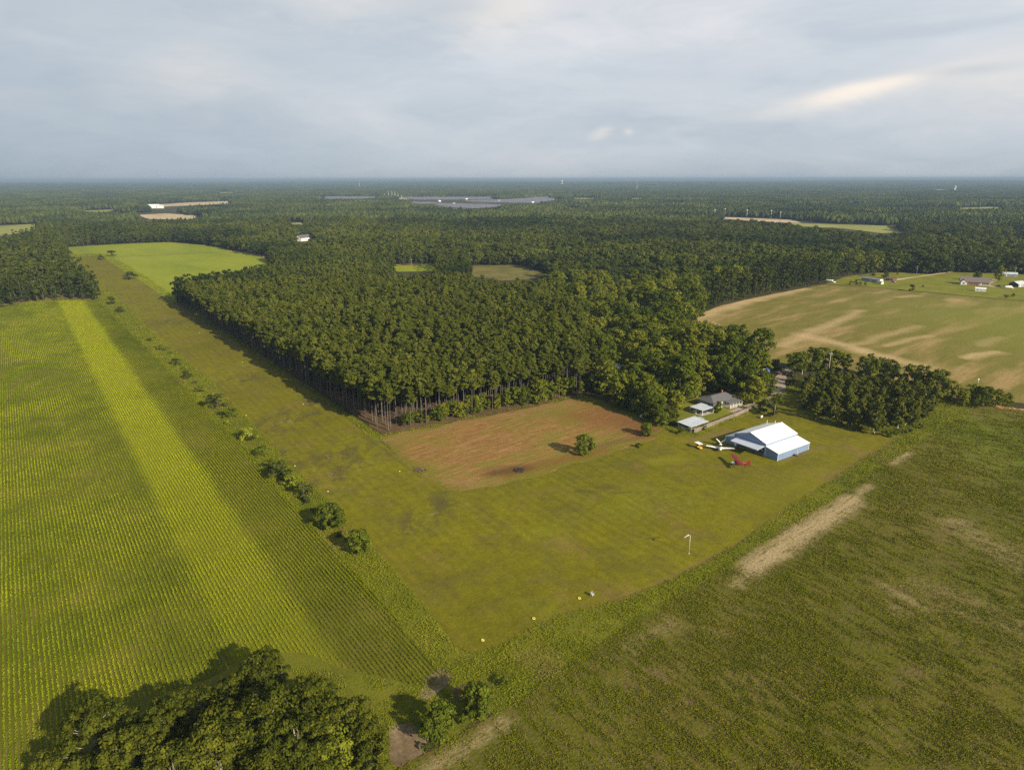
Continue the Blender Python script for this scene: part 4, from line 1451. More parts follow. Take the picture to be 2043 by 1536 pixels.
def canopy_tile(key, size, n, rmin, rmax, seed, hlow, hhigh):
    g = np.random.default_rng(seed)
    bm = bmesh.new()
    bmesh.ops.create_icosphere(bm, subdivisions=1, radius=1.0)
    V0 = np.array([v.co[:] for v in bm.verts])
    F0 = np.array([[v.index for v in f.verts] for f in bm.faces])
    bm.free()
    vs, fs = [], []
    for i in range(n):
        c = g.uniform(-size / 2, size / 2, 2)
        r = g.uniform(rmin, rmax)
        h = g.uniform(hlow, hhigh)
        v = V0 * (1 + g.uniform(-.28, .28, (len(V0), 1)))
        v = v * np.array((r, r, h * 0.5)) + np.array((c[0], c[1], h * 0.52))
        fs.append(F0 + len(vs) * len(V0))
        vs.append(v)
    me = bpy.data.meshes.new(key)
    me.from_pydata(np.concatenate(vs).tolist(), [], np.concatenate(fs).tolist())
    me.materials.append(MATS['canopy_leaves'])
    PROTO[key] = (None, None, bpy.data.objects.new(key, me))


def build_far_forest():
    g = np.random.default_rng(44)
    for i in range(4):
        canopy_tile('tile%d' % i, 84, 120, 3.2, 7.2, 600 + i, 11, 20)
        canopy_tile('bigtile%d' % i, 270, 260, 8, 15, 620 + i, 13, 24)
    groups = []
    for (s, r0, r1, pre, m) in ((72.0, 1640, 9000, 'tile', 45), (235.0, 8900, 36000, 'bigtile', 140)):
        x, y = jitter_grid(-r1 * 0.55, r1, -r1 * 0.2, r1, s, g, 0.05)
        d = np.hypot(x, y)
        k = (d > r0) & (d < r1) & in_view(x, y, 10, 200)
        x, y = x[k], y[k]
        if pre == 'tile':
            bad = np.zeros(len(x), bool)
            for du, dv in ((0, 0), (-.42, 0), (.42, 0), (0, -.42), (0, .42), (-.4, -.4), (.4, .4), (-.4, .4), (.4, -.4)):
                for z in (0, 9, 16):
                    px, py = pix(x + du * 80, y + dv * 80, z)
                    for mm in MASKS:
                        bad |= in_poly(px, py, mm)
            x, y = x[~bad], y[~bad]
        ki = g.integers(0, 4, len(x))
        ang = g.integers(0, 4, len(x)) * (math.pi / 2) + g.uniform(-.15, .15, len(x))
        sc = g.uniform(0.92, 1.12, len(x))
        z = hill(x, y)
        for k in range(4):
            q = ki == k
            groups.append((PROTO['%s%d' % (pre, k)][2], x[q], y[q], z[q], sc[q], ang[q]))
    stand('distant_forest', 'far dark forest running to the hazy horizon', groups)


build_far_forest()

# ------------------------------------------------------------------ hand-placed trees
for i in range(3):
    h, r = ((13, 7.4), (12, 6.2), (14, 8.0))[i]
    q, cl = broad_crown(h, r, 105, 85, 0.25, 700 + i, 0.14, 0.215)
    tree_proto('oak%d' % i, q, trunk_mb(h * 0.82, 0.42, cl, 110 + i, 26, 0.6), 'oak_leaves', 'limb_bark')
q, cl = broad_crown(10, 4.8, 90, 50, 0.26, 711, 0.12, 0.27)
tree_proto('limetree', q, trunk_mb(8, 0.25, cl, 120, 10, 0.4), 'lime_leaves', 'grey_bark')
q, cl = broad_crown(6.5, 3.1, 64, 56, 0.22, 712, 0.05, 0.33)
tree_proto('roundtree', q, trunk_mb(5, 0.16, cl, 121, 6, 0.3), 'shrub_leaves', 'grey_bark')
q, cl = pine_crown(9, 1.7, 40, 30, 0.26, 713, 0.08)
tree_proto('conetree', q, trunk_mb(8.3, 0.12, cl, 122, 0), 'shrub_leaves', 'grey_bark')
q, cl = pine_crown(21, 2.8, 26, 26, 0.36, 714, 0.58)
tree_proto('deadpine', q, trunk_mb(19.5, 0.22, cl, 123, 5), 'dead_leaves', 'pine_bark')


def tree_at(key, name, px, py, h, label, cat, group=None, zc=0.0, wide=None, h0=None):
    """px, py: photo pixel of the foot (zc=0) or of the crown's middle at height zc"""
    p = P2(px, py, zc)
    base = {'oak0': 13, 'oak1': 12, 'oak2': 14, 'limetree': 10, 'roundtree': 6.5, 'conetree': 9, 'deadpine': 21}.get(key)
    if base is None:
        base = 3.0 if 'shrub' in key else {'broad0': 15, 'broad1': 16, 'broad2': 12.5, 'broad3': 18, 'broad4': 14, 'grove0': 12, 'grove1': 14, 'grove2': 11, 'grove3': 13, 'pine0': 21, 'pine1': 23, 'pine2': 20, 'pine3': 22}[key]
    s = h / base
    w = s if wide is None else s * wide
    return plant(key, name, float(p[0]), float(p[1]), w, random.Random(int(px * 7 + py)).uniform(0, 6.28), label, cat, group, sz=s)


OAKS = [
    ('oak0', 185, 1452, 12, 7, 'dark spreading tree at the bottom left corner whose shadow falls across the crop rows'),
    ('oak1', 262, 1498, 11, 7, 'dark broad tree second from the left in the bottom corner thicket'),
    ('oak1', 105, 1530, 7, 4, 'low scrubby tree with bare branches at the outer left end of the thicket'),
    ('oak1', 330, 1436, 10, 6, 'lighter yellow-green tree at the crop side of the thicket left of its middle'),
    ('oak0', 395, 1408, 9, 5.5, 'small tree of the thicket beside the bare soil at the crop edge'),
    ('oak2', 432, 1492, 13, 8, 'big dark tree in the middle of the bottom thicket'),
    ('oak2', 515, 1440, 14, 8.5, 'largest spreading tree of the bottom thicket with pale bare limbs showing'),
    ('oak0', 590, 1485, 13, 8, 'dark tree of the thicket behind the lime-green tree'),
    ('oak1', 522, 1338, 10, 6, 'olive tree standing foremost into the crop field at the tip of the thicket'),
    ('oak1', 625, 1402, 11, 6.5, 'dark tree on the thicket side towards the airstrip corner'),
    ('oak0', 690, 1436, 10, 6, 'dark tree at the right end of the thicket above the bare ground'),
    ('limetree', 655, 1500, 10, 6, 'lime-green leafy tree glowing against the dark bottom thicket'),
    ('oak2', 560, 1545, 11, 6, 'dark tree cut by the lower picture edge beside the lime-green tree'),
    ('oak1', 730, 1488, 9, 5, 'dark narrow tree next to the bare reddish ground at the thicket end'),
    ('oak0', 345, 1545, 12, 7, 'dark tree cut by the lower picture edge left of the thicket middle'),
    ('oak1', 455, 1382, 8, 5, 'small tree between the two shadows that the thicket throws on the crop'),
]
for key, x, y, h, zc, lab in OAKS:
    tree_at(key, 'oak_tree', x, y, h, lab, 'tree', 'trees of the bottom left thicket', zc)
tree_at('limetree', 'bush', 640, 1545, 6, 'lime-green bush below the glowing lime-green tree at the picture edge', 'bush', None, 3)

BUSHES = [
    ('roundtree', 872, 1440, 7.0, 3.3, 1.0, 'round_tree', 'tall oval green tree alone by the bare ground below the airstrip corner', 'tree'),
    ('roundtree', 950, 1402, 6.8, 3.0, 1.0, 'round_tree', 'leafy green tree right at the lower corner of the airstrip', 'tree'),
    ('shrub0', 922, 1432, 2.6, 1.3, .8, 'shrub', 'small green shrub between the two green trees at the airstrip corner', 'shrub'),
    ('shrub1', 1003, 1360, 2.0, 0.8, 1.2, 'shrub', 'pale weedy bush in the tall grass inside the airstrip corner', 'shrub'),
    ('shrub2', 848, 1490, 1.6, 0.8, .9, 'shrub', 'tiny bright shrub at the foot of the tall oval green tree', 'shrub'),
    ('roundtree', 718, 1102, 7.1, 0, 1.04, 'round_tree', 'feathery green tree on the strip verge, nearest one to the thicket', 'tree'),
    ('roundtree', 660, 1052, 7.4, 0, 1.23, 'round_tree', 'broad green tree on the strip verge just beyond the feathery one', 'tree'),
    ('darkshrub0', 606, 993, 4.8, 0, 1.17, 'shrub', 'dark rounded shrub on the strip verge beyond the two green trees', 'shrub'),
    ('limeshrub0', 582, 970, 3.9, 0, 1.23, 'shrub', 'small bright shrub on the strip verge next to the dark rounded one', 'shrub'),
    ('darkshrub1', 558, 955, 6.2, 0, 1.10, 'shrub', 'tall dark olive shrub on the strip verge between two bright ones', 'shrub'),
    ('shrub0', 540, 935, 3.7, 0, 1.30, 'shrub', 'leaning green shrub touching the back of the tall dark olive one', 'shrub'),
    ('shrub1', 520, 908, 3.0, 0, 1.69, 'shrub', 'low straggling shrub on the strip verge nearest the lime-yellow bush', 'shrub'),
    ('limeshrub1', 495, 878, 5.3, 0, 1.30, 'shrub', 'lime-yellow rounded bush, brightest on the strip verge', 'shrub'),
    ('shrub2', 461, 832, 4.1, 0, 1.43, 'shrub', 'olive shrub on the strip verge against the big dark dome', 'shrub'),
    ('darkshrub0', 434, 812, 6.0, 0, 1.43, 'shrub', 'big dark dome-shaped shrub half-way along the strip verge', 'shrub'),
    ('limeshrub0', 402, 778, 1.8, 0, 4.16, 'shrub', 'wide flat bright green patch of scrub on the strip verge', 'shrub'),
    ('darkshrub1', 374, 754, 3.4, 0, 1.30, 'shrub', 'small dark shrub just past the flat bright green scrub', 'shrub'),
    ('darkshrub0', 353, 727, 3.7, 0, 1.17, 'shrub', 'small dark shrub standing a little off the strip verge', 'shrub'),
    ('shrub0', 320, 696, 2.8, 0, 1.69, 'shrub', 'low ragged shrub far along the strip verge', 'shrub'),
    ('shrub1', 300, 680, 2.5, 0, 1.56, 'shrub', 'low shrub farther along the verge than the ragged one', 'shrub'),
    ('darkshrub1', 240, 622, 4.6, 0, 1.30, 'shrub', 'dark shrub on the verge near the far top of the crop field', 'shrub'),
    ('darkshrub0', 222, 606, 5.8, 0, 1.30, 'shrub', 'dark bushy clump at the far corner of the crop field', 'shrub'),
    ('darkshrub0', 225, 511, 8.0, 0, 1.30, 'shrub', 'lone dark round bush at the end of the airstrip by the bright field', 'shrub'),
    ('darkshrub1', 203, 517, 5.8, 0, 1.30, 'shrub', 'dark bush on the end corner of the airstrip', 'shrub'),
    ('darkshrub1', 262, 556, 7.5, 0, 1.56, 'shrub', 'dark bush beside the airstrip just short of the bright field', 'shrub'),
    ('roundtree', 1166, 908, 8.0, 0, .95, 'round_tree', 'lone green tree casting a long shadow in the brown tilled field', 'tree'),
    ('roundtree', 1290, 870, 5.6, 0, 1.1, 'round_tree', 'smaller round tree at the far corner of the brown tilled field', 'tree'),
    ('shrub2', 1274, 893, 1.8, 0, 1.5, 'shrub', 'low pale-edged bush on the grass edge of the brown tilled field', 'shrub'),
    ('conetree', 1366, 800, 9.0, 0, 1.0, 'cypress', 'narrow light green conical tree behind the carport', 'tree'),
    ('roundtree', 1431, 824, 5.2, 0, .75, 'round_tree', 'small tree in front of the cream house wall', 'tree'),
    ('roundtree', 1338, 846, 7.0, 0, 1.0, 'round_tree', 'leafy tree touching the open metal-roofed shed', 'tree'),
    ('roundtree', 1318, 850, 6.5, 0, 1.1, 'round_tree', 'tree at the yard corner nearest the small round field tree', 'tree'),
    ('shrub1', 1356, 866, 2.6, 0, 1.3, 'shrub', 'weedy shrub below the open shed at the lawn corner', 'shrub'),
    ('shrub0', 1402, 858, 2.6, 0, 1.2, 'shrub', 'bush growing between the open shed and the board fence', 'shrub'),
    ('darkshrub0', 1538, 832, 5.4, 0, 1.0, 'shrub', 'dark cedar-like bush behind the hangar near the thin mast', 'shrub'),
    ('darkshrub1', 1526, 824, 6.0, 0, .9, 'shrub', 'dark bush at the drive end of the board fence', 'shrub'),
    ('darkshrub0', 1579, 768, 6.5, 0, .8, 'shrub', 'dark pointed evergreen on the lawn beside the gravel drive', 'shrub'),
    ('darkshrub1', 1546, 742, 6.5, 0, .9, 'shrub', 'round evergreen beside the blue truck', 'shrub'),
    ('broad2', 1949, 562, 10, 0, 1.0, 'broadleaf_yard_tree', 'round pale green tree behind the brown-roofed house', 'tree'),
    ('broad0', 1993, 563, 16, 0, .8, 'broadleaf_yard_tree', 'tall two-tiered tree between the brown-roofed house and the garage', 'tree'),
    ('darkshrub0', 1742, 553, 7, 0, .9, 'shrub', 'dark evergreen behind the middle of the long mobile home', 'shrub'),
    ('darkshrub1', 1766, 557, 8, 0, .9, 'shrub', 'dark evergreen at the white end of the long mobile home', 'shrub'),
    ('conetree', 1790, 551, 7, 0, .8, 'cypress', 'thin young tree on the lawn beyond the mobile home', 'tree'),
    ('darkshrub0', 1818, 582, 5.5, 0, 1.2, 'shrub', 'lone dark rounded bush where the lawn meets the sandy field', 'shrub'),
    ('darkshrub0', 1697, 569, 3.2, 0, 1.0, 'shrub', 'leftmost of four shrubs in a row below the mobile home', 'shrub'),
    ('darkshrub1', 1707, 569, 4.2, 0, 1.0, 'shrub', 'dark round shrub second in the row below the mobile home', 'shrub'),
    ('darkshrub0', 1716, 570, 3.0, 0, 1.2, 'shrub', 'low shrub third in the row below the mobile home', 'shrub'),
    ('shrub0', 1727, 571, 4.4, 0, .8, 'shrub', 'upright greener shrub ending the row below the mobile home', 'shrub'),
    ('darkshrub1', 1842, 574, 2.0, 0, 1.2, 'shrub', 'tiny dark shrub on the open lawn between the two houses', 'shrub'),
    ('darkshrub0', 2008, 596, 2.4, 0, 1.8, 'shrub', 'low dark shrubbery at the lawn edge below the metal-roofed garage', 'shrub'),
    ('darkshrub1', 2022, 594, 3.0, 0, 1.0, 'shrub', 'dark shrub standing up at the lawn edge below the garage', 'shrub'),
]
for key, x, y, h, lab in (('broad1', 1501, 806, 14, 'large shady tree overhanging the porch end of the grey-roofed house'), ('broad3', 1516, 800, 15, 'tall tree between the grey-roofed house and the gravel drive'),
                          ('broad4', 1489, 790, 14, 'tree standing close behind the dark shingle roof'), ('broad0', 1452, 786, 13, 'broad tree behind the middle of the dark shingle roof'),
                          ('broad2', 1347, 822, 10, 'tree on the yard side of the wood beside the carport'), ('broad4', 1529, 790, 12, 'tree at the bend of the gravel drive'),
                          ('broad2', 1549, 812, 6, 'low spreading tree on the hangar lawn beside the drive')):
    tree_at(key, 'yard_tree', x, y, h, lab, 'tree')
for key, x, y, h, zc, w, nm, lab, cat in BUSHES:
    tree_at(key, nm, x, y, h, lab, cat, None, zc, w)

g = np.random.default_rng(91)
for k in range(34):
    t_ = (k + g.uniform(0.1, 0.9)) / 34
    x_ = 300 + 395 * t_
    y_ = 668 + (1085 - 668) * t_
    tree_at(('shrub0', 'shrub1', 'darkshrub0', 'shrub2', 'limeshrub1')[k % 5], 'scrub_bush', x_ + g.uniform(-9, 5), y_ + g.uniform(-3, 3), float(g.uniform(0.9, 1.9)),
            'low weedy bush in the scrub strip between the bigger shrubs of the airstrip verge', 'bush', 'low bushes of the verge scrub', 0, float(g.uniform(1.2, 2.2)))
# hedge row and grove to the right of the hangar
HEDGE = [
    ('broad0', 1583, 752, 15, 'dark spreading tree on the lawn beside the gravel drive'), ('grove1', 1600, 748, 14, 'trunk-showing pine next to the dark spreading lawn tree'),
    ('broad1', 1618, 742, 15, 'tree in the hedge row left of the pale pole'), ('broad4', 1640, 742, 15, 'tall tree of the hedge row just behind the pale pole'),
    ('broad0', 1668, 745, 14, 'broad tree of the hedge row right of the pale pole'), ('grove3', 1688, 748, 13, 'olive-brown pine in the middle of the hedge row'),
    ('grove0', 1718, 752, 12, 'low dark pine filling the gap in the hedge row'), ('broad2', 1752, 764, 14, 'rounded dark tree of the hedge row against the sandy field'),
    ('broad4', 1774, 768, 14, 'second rounded tree of the hedge row against the sandy field'), ('grove2', 1800, 778, 9, 'low bush-like pine between the hedge row crowns'),
    ('broad1', 1838, 784, 15, 'wide tree near the right end of the hedge row'), ('broad0', 1868, 790, 15, 'tallest spreading tree at the right end of the hedge row'),
    ('grove3', 1852, 794, 11, 'light green pine under the tallest spreading hedge tree'),
    ('broad2', 1938, 806, 10, 'dense dark tree on the near side of the clay track gap'), ('broad0', 1962, 812, 11, 'dark tree at the right corner of the airstrip property'),
    ('broad2', 1985, 812, 9, 'greener tree beside the clay road at the property corner'), ('broad4', 2008, 812, 7, 'outermost small tree beside the clay road'),
    ('broad2', 1920, 812, 8, 'bushy tree next to the clay track gap'),
    ('broad4', 1895, 800, 11, 'tree closing the row just short of the clay track gap'), ('broad0', 1818, 772, 13, 'tree between the rounded pair and the wide tree of the hedge row'),
    ('broad4', 1735, 750, 13, 'tree behind the low dark pine of the hedge row'), ('broad2', 1950, 815, 7, 'low leafy tree in front of the property corner trees'),
]
for key, x, y, h, lab in HEDGE:
    tree_at(key, 'hedgerow_tree', x, y, h * .9, lab, 'tree', 'trees of the hedge row beyond the hangar')
g = np.random.default_rng(77)
GROVE = [(1598, 818), (1612, 832), (1640, 846), (1670, 858), (1705, 866), (1745, 862), (1800, 858), (1850, 836), (1880, 820), (1840, 800), (1760, 788), (1690, 775), (1640, 772), (1600, 782)]
gp = np.array(gpoly(GROVE))
x, y = jitter_grid(gp[:, 0].min(), gp[:, 0].max(), gp[:, 1].min(), gp[:, 1].max(), 5.6, g, 0.4)
k = in_poly(x, y, gp)
x, y = x[k], y[k]
dl = np.hypot(x, y)
order = np.argsort(dl)
for n, i in enumerate(order):
    pxx, pyy = (float(q) for q in pix(x[i], y[i], 0.0))
    edge = n < 9
    plant('grove%d' % g.integers(0, 4), 'young_pine', float(x[i]), float(y[i]), float(g.uniform(0.62, 0.92) * (0.9 if edge else 1.0)), float(g.uniform(0, 6)),
          'dark young pine on the lawn-side edge of the grove right of the hangar' if edge else 'dark young pine inside the grove right of the hangar',
          'pine tree', 'grove pines on the lawn edge' if edge else 'grove pines inside')
tree_at('grove1', 'young_pine', 1744, 868, 13.5, 'grove pine with a bare pale trunk showing above the lawn edge', 'pine tree', None, 0)
tree_at('grove1', 'young_pine', 1815, 856, 12.5, 'bare pale-trunked pine at the right-hand end of the grove', 'pine tree', None, 0)
for x0, y0, h, lab in ((1770, 872, 3.0, 'low green thicket bush at the foot of the pale-trunked grove pine'), (1790, 868, 2.6, 'low bush in the middle of the grove front'), (1812, 864, 2.8, 'low bush below the right-hand pale-trunked pine'), (1838, 856, 2.2, 'last low bush at the right-hand grove front')):
    tree_at('shrub%d' % (int(x0) % 3), 'shrub', x0, y0, h, lab, 'shrub', None, 0, 1.4)
# reddish dead pines and a bare grey tree
tree_at('deadpine', 'dead_pine', 1046, 690, 19, 'rust-brown dead pine in the plantation canopy, nearer one of the two', 'dead pine')
tree_at('deadpine', 'dead_pine', 958, 656, 18, 'brownish dying pine farther back in the plantation canopy', 'dead pine')


def bare_tree(px, py, h, label):
    g = random.Random(px)
    p = P2(px, py)
    e = empty('bare_tree', (p[0], p[1], 0), 0, label, 'dead tree')
    t = MB().tube([(0, 0, 0), (0.2, 0.1, h * .4), (0.1, 0.3, h * .72)], [0.3, 0.22, 0.12], 6)
    t.build('trunk', 'pale_bark', e)
    b = MB()
    for k in range(16):
        a, z0 = g.uniform(0, 6.28), h * g.uniform(.35, .72)
        r = h * g.uniform(.15, .3)
        mid = (math.cos(a) * r * .5, math.sin(a) * r * .5, z0 + r * .5)
        end = (math.cos(a) * r, math.sin(a) * r, z0 + r * g.uniform(.8, 1.3))
        b.tube([(0.1, 0.1, z0), mid, end], [.1, .07, .03], 4)
        for j in range(3):
            a2 = a + g.uniform(-1, 1)
            b.tube([mid, (mid[0] + math.cos(a2) * r * .5, mid[1] + math.sin(a2) * r * .5, mid[2] + r * g.uniform(.2, .6))], [.05, .02], 4)
    b.build('branches', 'pale_bark', e)


bare_tree(1188, 742, 17, 'grey leafless tree at the corner where plantation meets the wood')
bare_tree(1262, 812, 11, 'grey-brown leafless tree at the wood edge above the brown field')


# ------------------------------------------------------------------ buildings
def wall_window(parent, x, z, w, h, y, s=-1, frame='white_trim', along='x'):
    """window on a wall at y (or at x when along='y'); s = outward side"""
    f = MB()
    fr = 0.09
    o0, o1 = sorted((y + s * 0.012, y + s * 0.075))
    B = (lambda m, a, b, c, d: m.box(a, b, o0, o1, c, d)) if along == 'x' else (lambda m, a, b, c, d: m.box(o0, o1, a, b, c, d))
    B(f, x - w / 2 - fr, x + w / 2 + fr, z + h / 2, z + h / 2 + fr)
    B(f, x - w / 2 - fr, x + w / 2 + fr, z - h / 2 - fr, z - h / 2)
    B(f, x - w / 2 - fr, x - w / 2, z - h / 2, z + h / 2)
    B(f, x + w / 2, x + w / 2 + fr, z - h / 2, z + h / 2)
    B(f, x - w / 2, x + w / 2, z - 0.025, z + 0.025)
    fo = f.build('window', frame, parent)
    p = MB()
    o0, o1 = sorted((y + s * 0.006, y + s * 0.03))
    if along == 'x':
        p.box(x - w / 2, x + w / 2, o0, o1, z - h / 2, z + h / 2)
    else:
        p.box(o0, o1, x - w / 2, x + w / 2, z - h / 2, z + h / 2)
    p.build('pane', 'dark_glass', fo)


def gable_house(name, label, cat, px, py, rz, L, W, hw, hr, wm, rm, wins=(), ends=None, door=None, over=0.4, chimney=None, at=None):
    """L along local x, W along y, origin at the middle of the footprint"""
    p = P2(px, py) if at is None else at
    e = empty(name, (p[0], p[1], 0), rz, label, cat)
    w = MB()
    for s in (-1, 1):
        w.box(-L / 2 + .16, L / 2 - .16, s * W / 2 - (.15 if s > 0 else 0), s * W / 2 + (.15 if s < 0 else 0), 0, hw)
    w.build('wall', wm, e)
    for s in (-1, 1):
        q = MB().prism([(-W / 2, 0), (W / 2, 0), (W / 2, hw), (0, hw + hr), (-W / 2, hw)], 'x', s * L / 2 - (.15 if s > 0 else 0), s * L / 2 + (.15 if s < 0 else 0))
        q.build('gable_wall', ends or wm, e)
    r = MB()
    sl = hr / (W / 2)
    for s in (-1, 1):
        a = (W / 2 + over)
        q = [(-L / 2 - over, s * a, hw - sl * over + .06), (L / 2 + over, s * a, hw - sl * over + .06), (L / 2 + over, 0, hw + hr + .06), (-L / 2 - over, 0, hw + hr + .06)]
        r.slab([(x, y, z + .12) for x, y, z in q], .12)
    r.build('roof', rm, e)
    for (x, z, ww, hh, side) in wins:
        wall_window(e, x, z, ww, hh, side * W / 2, side)
    if door:
        x, side = door
        d = MB().box(x - .48, x + .48, *sorted((side * W / 2 + side * .01, side * W / 2 + side * .07)), 0.05, 2.1).build('door', 'white_trim', e)
        MB().box(x + .3, x + .38, *sorted((side * W / 2 + side * .07, side * W / 2 + side * .12)), 0.98, 1.06).build('handle', 'steel', d)
    if chimney:
        MB().box(chimney - .4, chimney + .4, -.4, .4, hw + hr * .6, hw + hr + .9).build('chimney', 'brick_red', e)
    return e


def build_hangar():
    X0, Y0 = 218.5, 140.6
    e = empty('hangar', (X0, Y0, 0), 0, 'large blue metal aircraft hangar with white roofs and a raised grey door awning', 'hangar')
    D, Wd = 19.7, 23.8
    a, b = 5.4, 19.7          # the tall bay spans y = a..b
    eave, ridge, lo_r, in_r, lo_l, in_l = 4.95, 7.4, 2.85, 4.05, 2.55, 3.65
    mid = (a + b) / 2
    oa, ob, oz = a + 0.7, b - 1.9, 3.75       # door opening
    th = .16
    # front wall of the tall bay round the opening
    f = MB()
    f.prism([(a, oz), (b, oz), (b, eave), (mid, ridge), (a, eave)], 'x', 0, th)
    f.box(0, th, a, oa, 0, oz - .001).box(0, th, ob, b, 0, oz - .001)
    f.build('front_wall', 'hangar_blue_front', e)
    MB().prism([(a, 0), (b, 0), (b, eave), (mid, ridge), (a, eave)], 'x', D - th, D).build('back_wall', 'hangar_blue_front', e)
    # upper side walls above the lean-to roofs
    MB().box(th, D - th, a, a + th, 0, eave - .02).build('side_wall', 'hangar_blue_side', e)
    MB().box(th, D - th, b - th, b, 0, eave - .02).build('side_wall', 'hangar_blue_side', e)
    # lean-to bays
    MB().prism([(0, 0), (a - .003, 0), (a - .003, in_r), (0, lo_r)], 'x', .02, th).build('lean_to_wall', 'hangar_blue_front', e)
    MB().prism([(0, 0), (a - .003, 0), (a - .003, in_r), (0, lo_r)], 'x', D - th, D - .02).build('lean_to_wall', 'hangar_blue_front', e)
    MB().box(th, D - th, 0, th, 0, lo_r).build('lean_to_wall', 'hangar_blue_side', e)
    MB().prism([(b + .003, 0), (Wd, 0), (Wd, lo_l), (b + .003, in_l)], 'x', .02, th).build('lean_to_wall', 'hangar_blue_front', e)
    MB().prism([(b + .003, 0), (Wd, 0), (Wd, lo_l), (b + .003, in_l)], 'x', D - th, D - .02).build('lean_to_wall', 'hangar_blue_front', e)
    MB().box(th, D - th, Wd - th, Wd, 0, lo_l).build('lean_to_wall', 'hangar_blue_side', e)
    # roofs
    ov = .12
    sl = (ridge - eave) / (mid - a)
    MB().slab([(-ov, a - ov, eave - ov * sl + .14), (D + ov, a - ov, eave - ov * sl + .14), (D + ov, mid, ridge + .14), (-ov, mid, ridge + .14)], .1).build('roof', 'hangar_white_roof', e)
    MB().slab([(-ov, mid, ridge + .141), (D + ov, mid, ridge + .141), (D + ov, b + ov, eave - ov * sl + .141), (-ov, b + ov, eave - ov * sl + .141)], .1).build('roof', 'hangar_white_roof', e)
    MB().box(-ov - .02, D + ov + .02, mid - .22, mid + .22, ridge + .10, ridge + .20).build('ridge_cap', 'white_trim', e)
    s2 = (in_r - lo_r) / a
    MB().slab([(-ov, -ov, lo_r - s2 * ov + .13), (D + ov, -ov, lo_r - s2 * ov + .13), (D + ov, a - .02, in_r + .13), (-ov, a - .02, in_r + .13)], .1).build('lean_to_roof', 'hangar_white_roof', e)
    s3 = (in_l - lo_l) / (Wd - b)
    MB().slab([(-ov, b + .02, in_l + .13), (D + ov, b + .02, in_l + .13), (D + ov, Wd + ov, lo_l - s3 * ov + .13), (-ov, Wd + ov, lo_l - s3 * ov + .13)], .1).build('lean_to_roof', 'hangar_white_roof', e)
    # white corner posts, eave gutter
    for (x, y, h) in ((-.03, -.03, lo_r), (D - .1, -.03, lo_r), (-.03, Wd - .1, lo_l), (-.03, a - .09, in_r)):
        MB().box(x, x + .13, y, y + .13, 0, h).build('corner_trim', 'white_trim', e)
    MB().box(-ov, D + ov, -ov - .12, -ov - .005, lo_r - s2 * ov - .02, lo_r - s2 * ov + .15).build('gutter', 'white_trim', e)
    # the door: one big panel swung up and out over the opening, on two arms
    d = MB().slab([(-4.3, oa - .3, 3.45), (-.05, oa - .3, 4.0), (-.05, ob + .3, 4.0), (-4.3, ob + .3, 3.45)], .12).build('hangar_door', 'awning_metal', e)
    MB().box(-4.42, -4.3, oa - .3, ob + .3, 3.22, 3.52).build('door_edge', 'awning_metal', d)
    for y in (oa, ob):
        MB().tube([(-2.6, y, 3.6), (-.05, y, 2.0)], [.06, .06], 6).build('strut', 'steel', d)
    # walk-in door and small window on the left bay, dark floor inside
    w = MB().box(-.07, -.005, b - 1.35, b - .45, 0.05, 2.15).build('door', 'white_trim', e)
    MB().box(-.13, -.07, b - 1.25, b - 1.17, 1.0, 1.08).build('handle', 'steel', w)
    wall_window(e, b + 1.4, 1.9, .8, .7, .02, -1, along='y')
    MB().box(th, D - th, th, Wd - th, 0.03, .06).build('floor_slab', 'concrete', e)
    for (x, y, h) in ((D - 1.6, b - 1.6, 1.6), (D - .9, mid + 2.4, 1.2)):
        zr = eave + (b - y) * sl
        MB().tube([(x, y, zr - .2), (x, y, zr + h)], [.09, .09], 8).build('vent_pipe', 'white_trim', e)
    sd = MB().box(11.6, 12.6, -.06, -.005, 0.05, 2.1).build('side_door', 'grey_paint', e)
    MB().box(11.7, 11.78, -.12, -.06, 1.0, 1.08).build('handle', 'steel', sd)
    # things standing by it
    ac = empty('air_conditioner', (X0 + D + .9, Y0 + 1.2, 0), 0, 'small grey outdoor unit standing behind the blue hangar corner', 'outdoor unit')
    MB().box(-.45, .45, -.45, .45, .1, .95).build('casing', 'grey_paint', ac, bevel=.03)
    MB().torus(.3, .03, 16, 6, (0, 0, .97)).build('fan_guard', 'rubber', ac)
    MB().box(-.55, .55, -.55, .55, 0.012, .1).build('base', 'concrete', ac)
    m = empty('garden_cart', (X0 + 10.2, Y0 - 1.2, 0), .3, 'small dark garden cart parked against the sunlit hangar side', 'cart')
    MB().hexa([(-.6, -.35, .4), (.6, -.35, .4), (.6, .35, .4), (-.6, .35, .4), (-.75, -.45, .8), (.75, -.45, .8), (.75, .45, .8), (-.75, .45, .8)]).build('tub', 'grey_paint', m)
    for sx in (-.4, .4):
        for sy in (-.42, .42):
            MB().torus(.16, .06, 12, 6, (sx, sy, .22), 'y').build('wheel', 'rubber', m)
    MB().tube([(.7, 0, .5), (1.4, 0, .9)], [.03, .03], 6).build('handle', 'steel', m)


build_hangar()


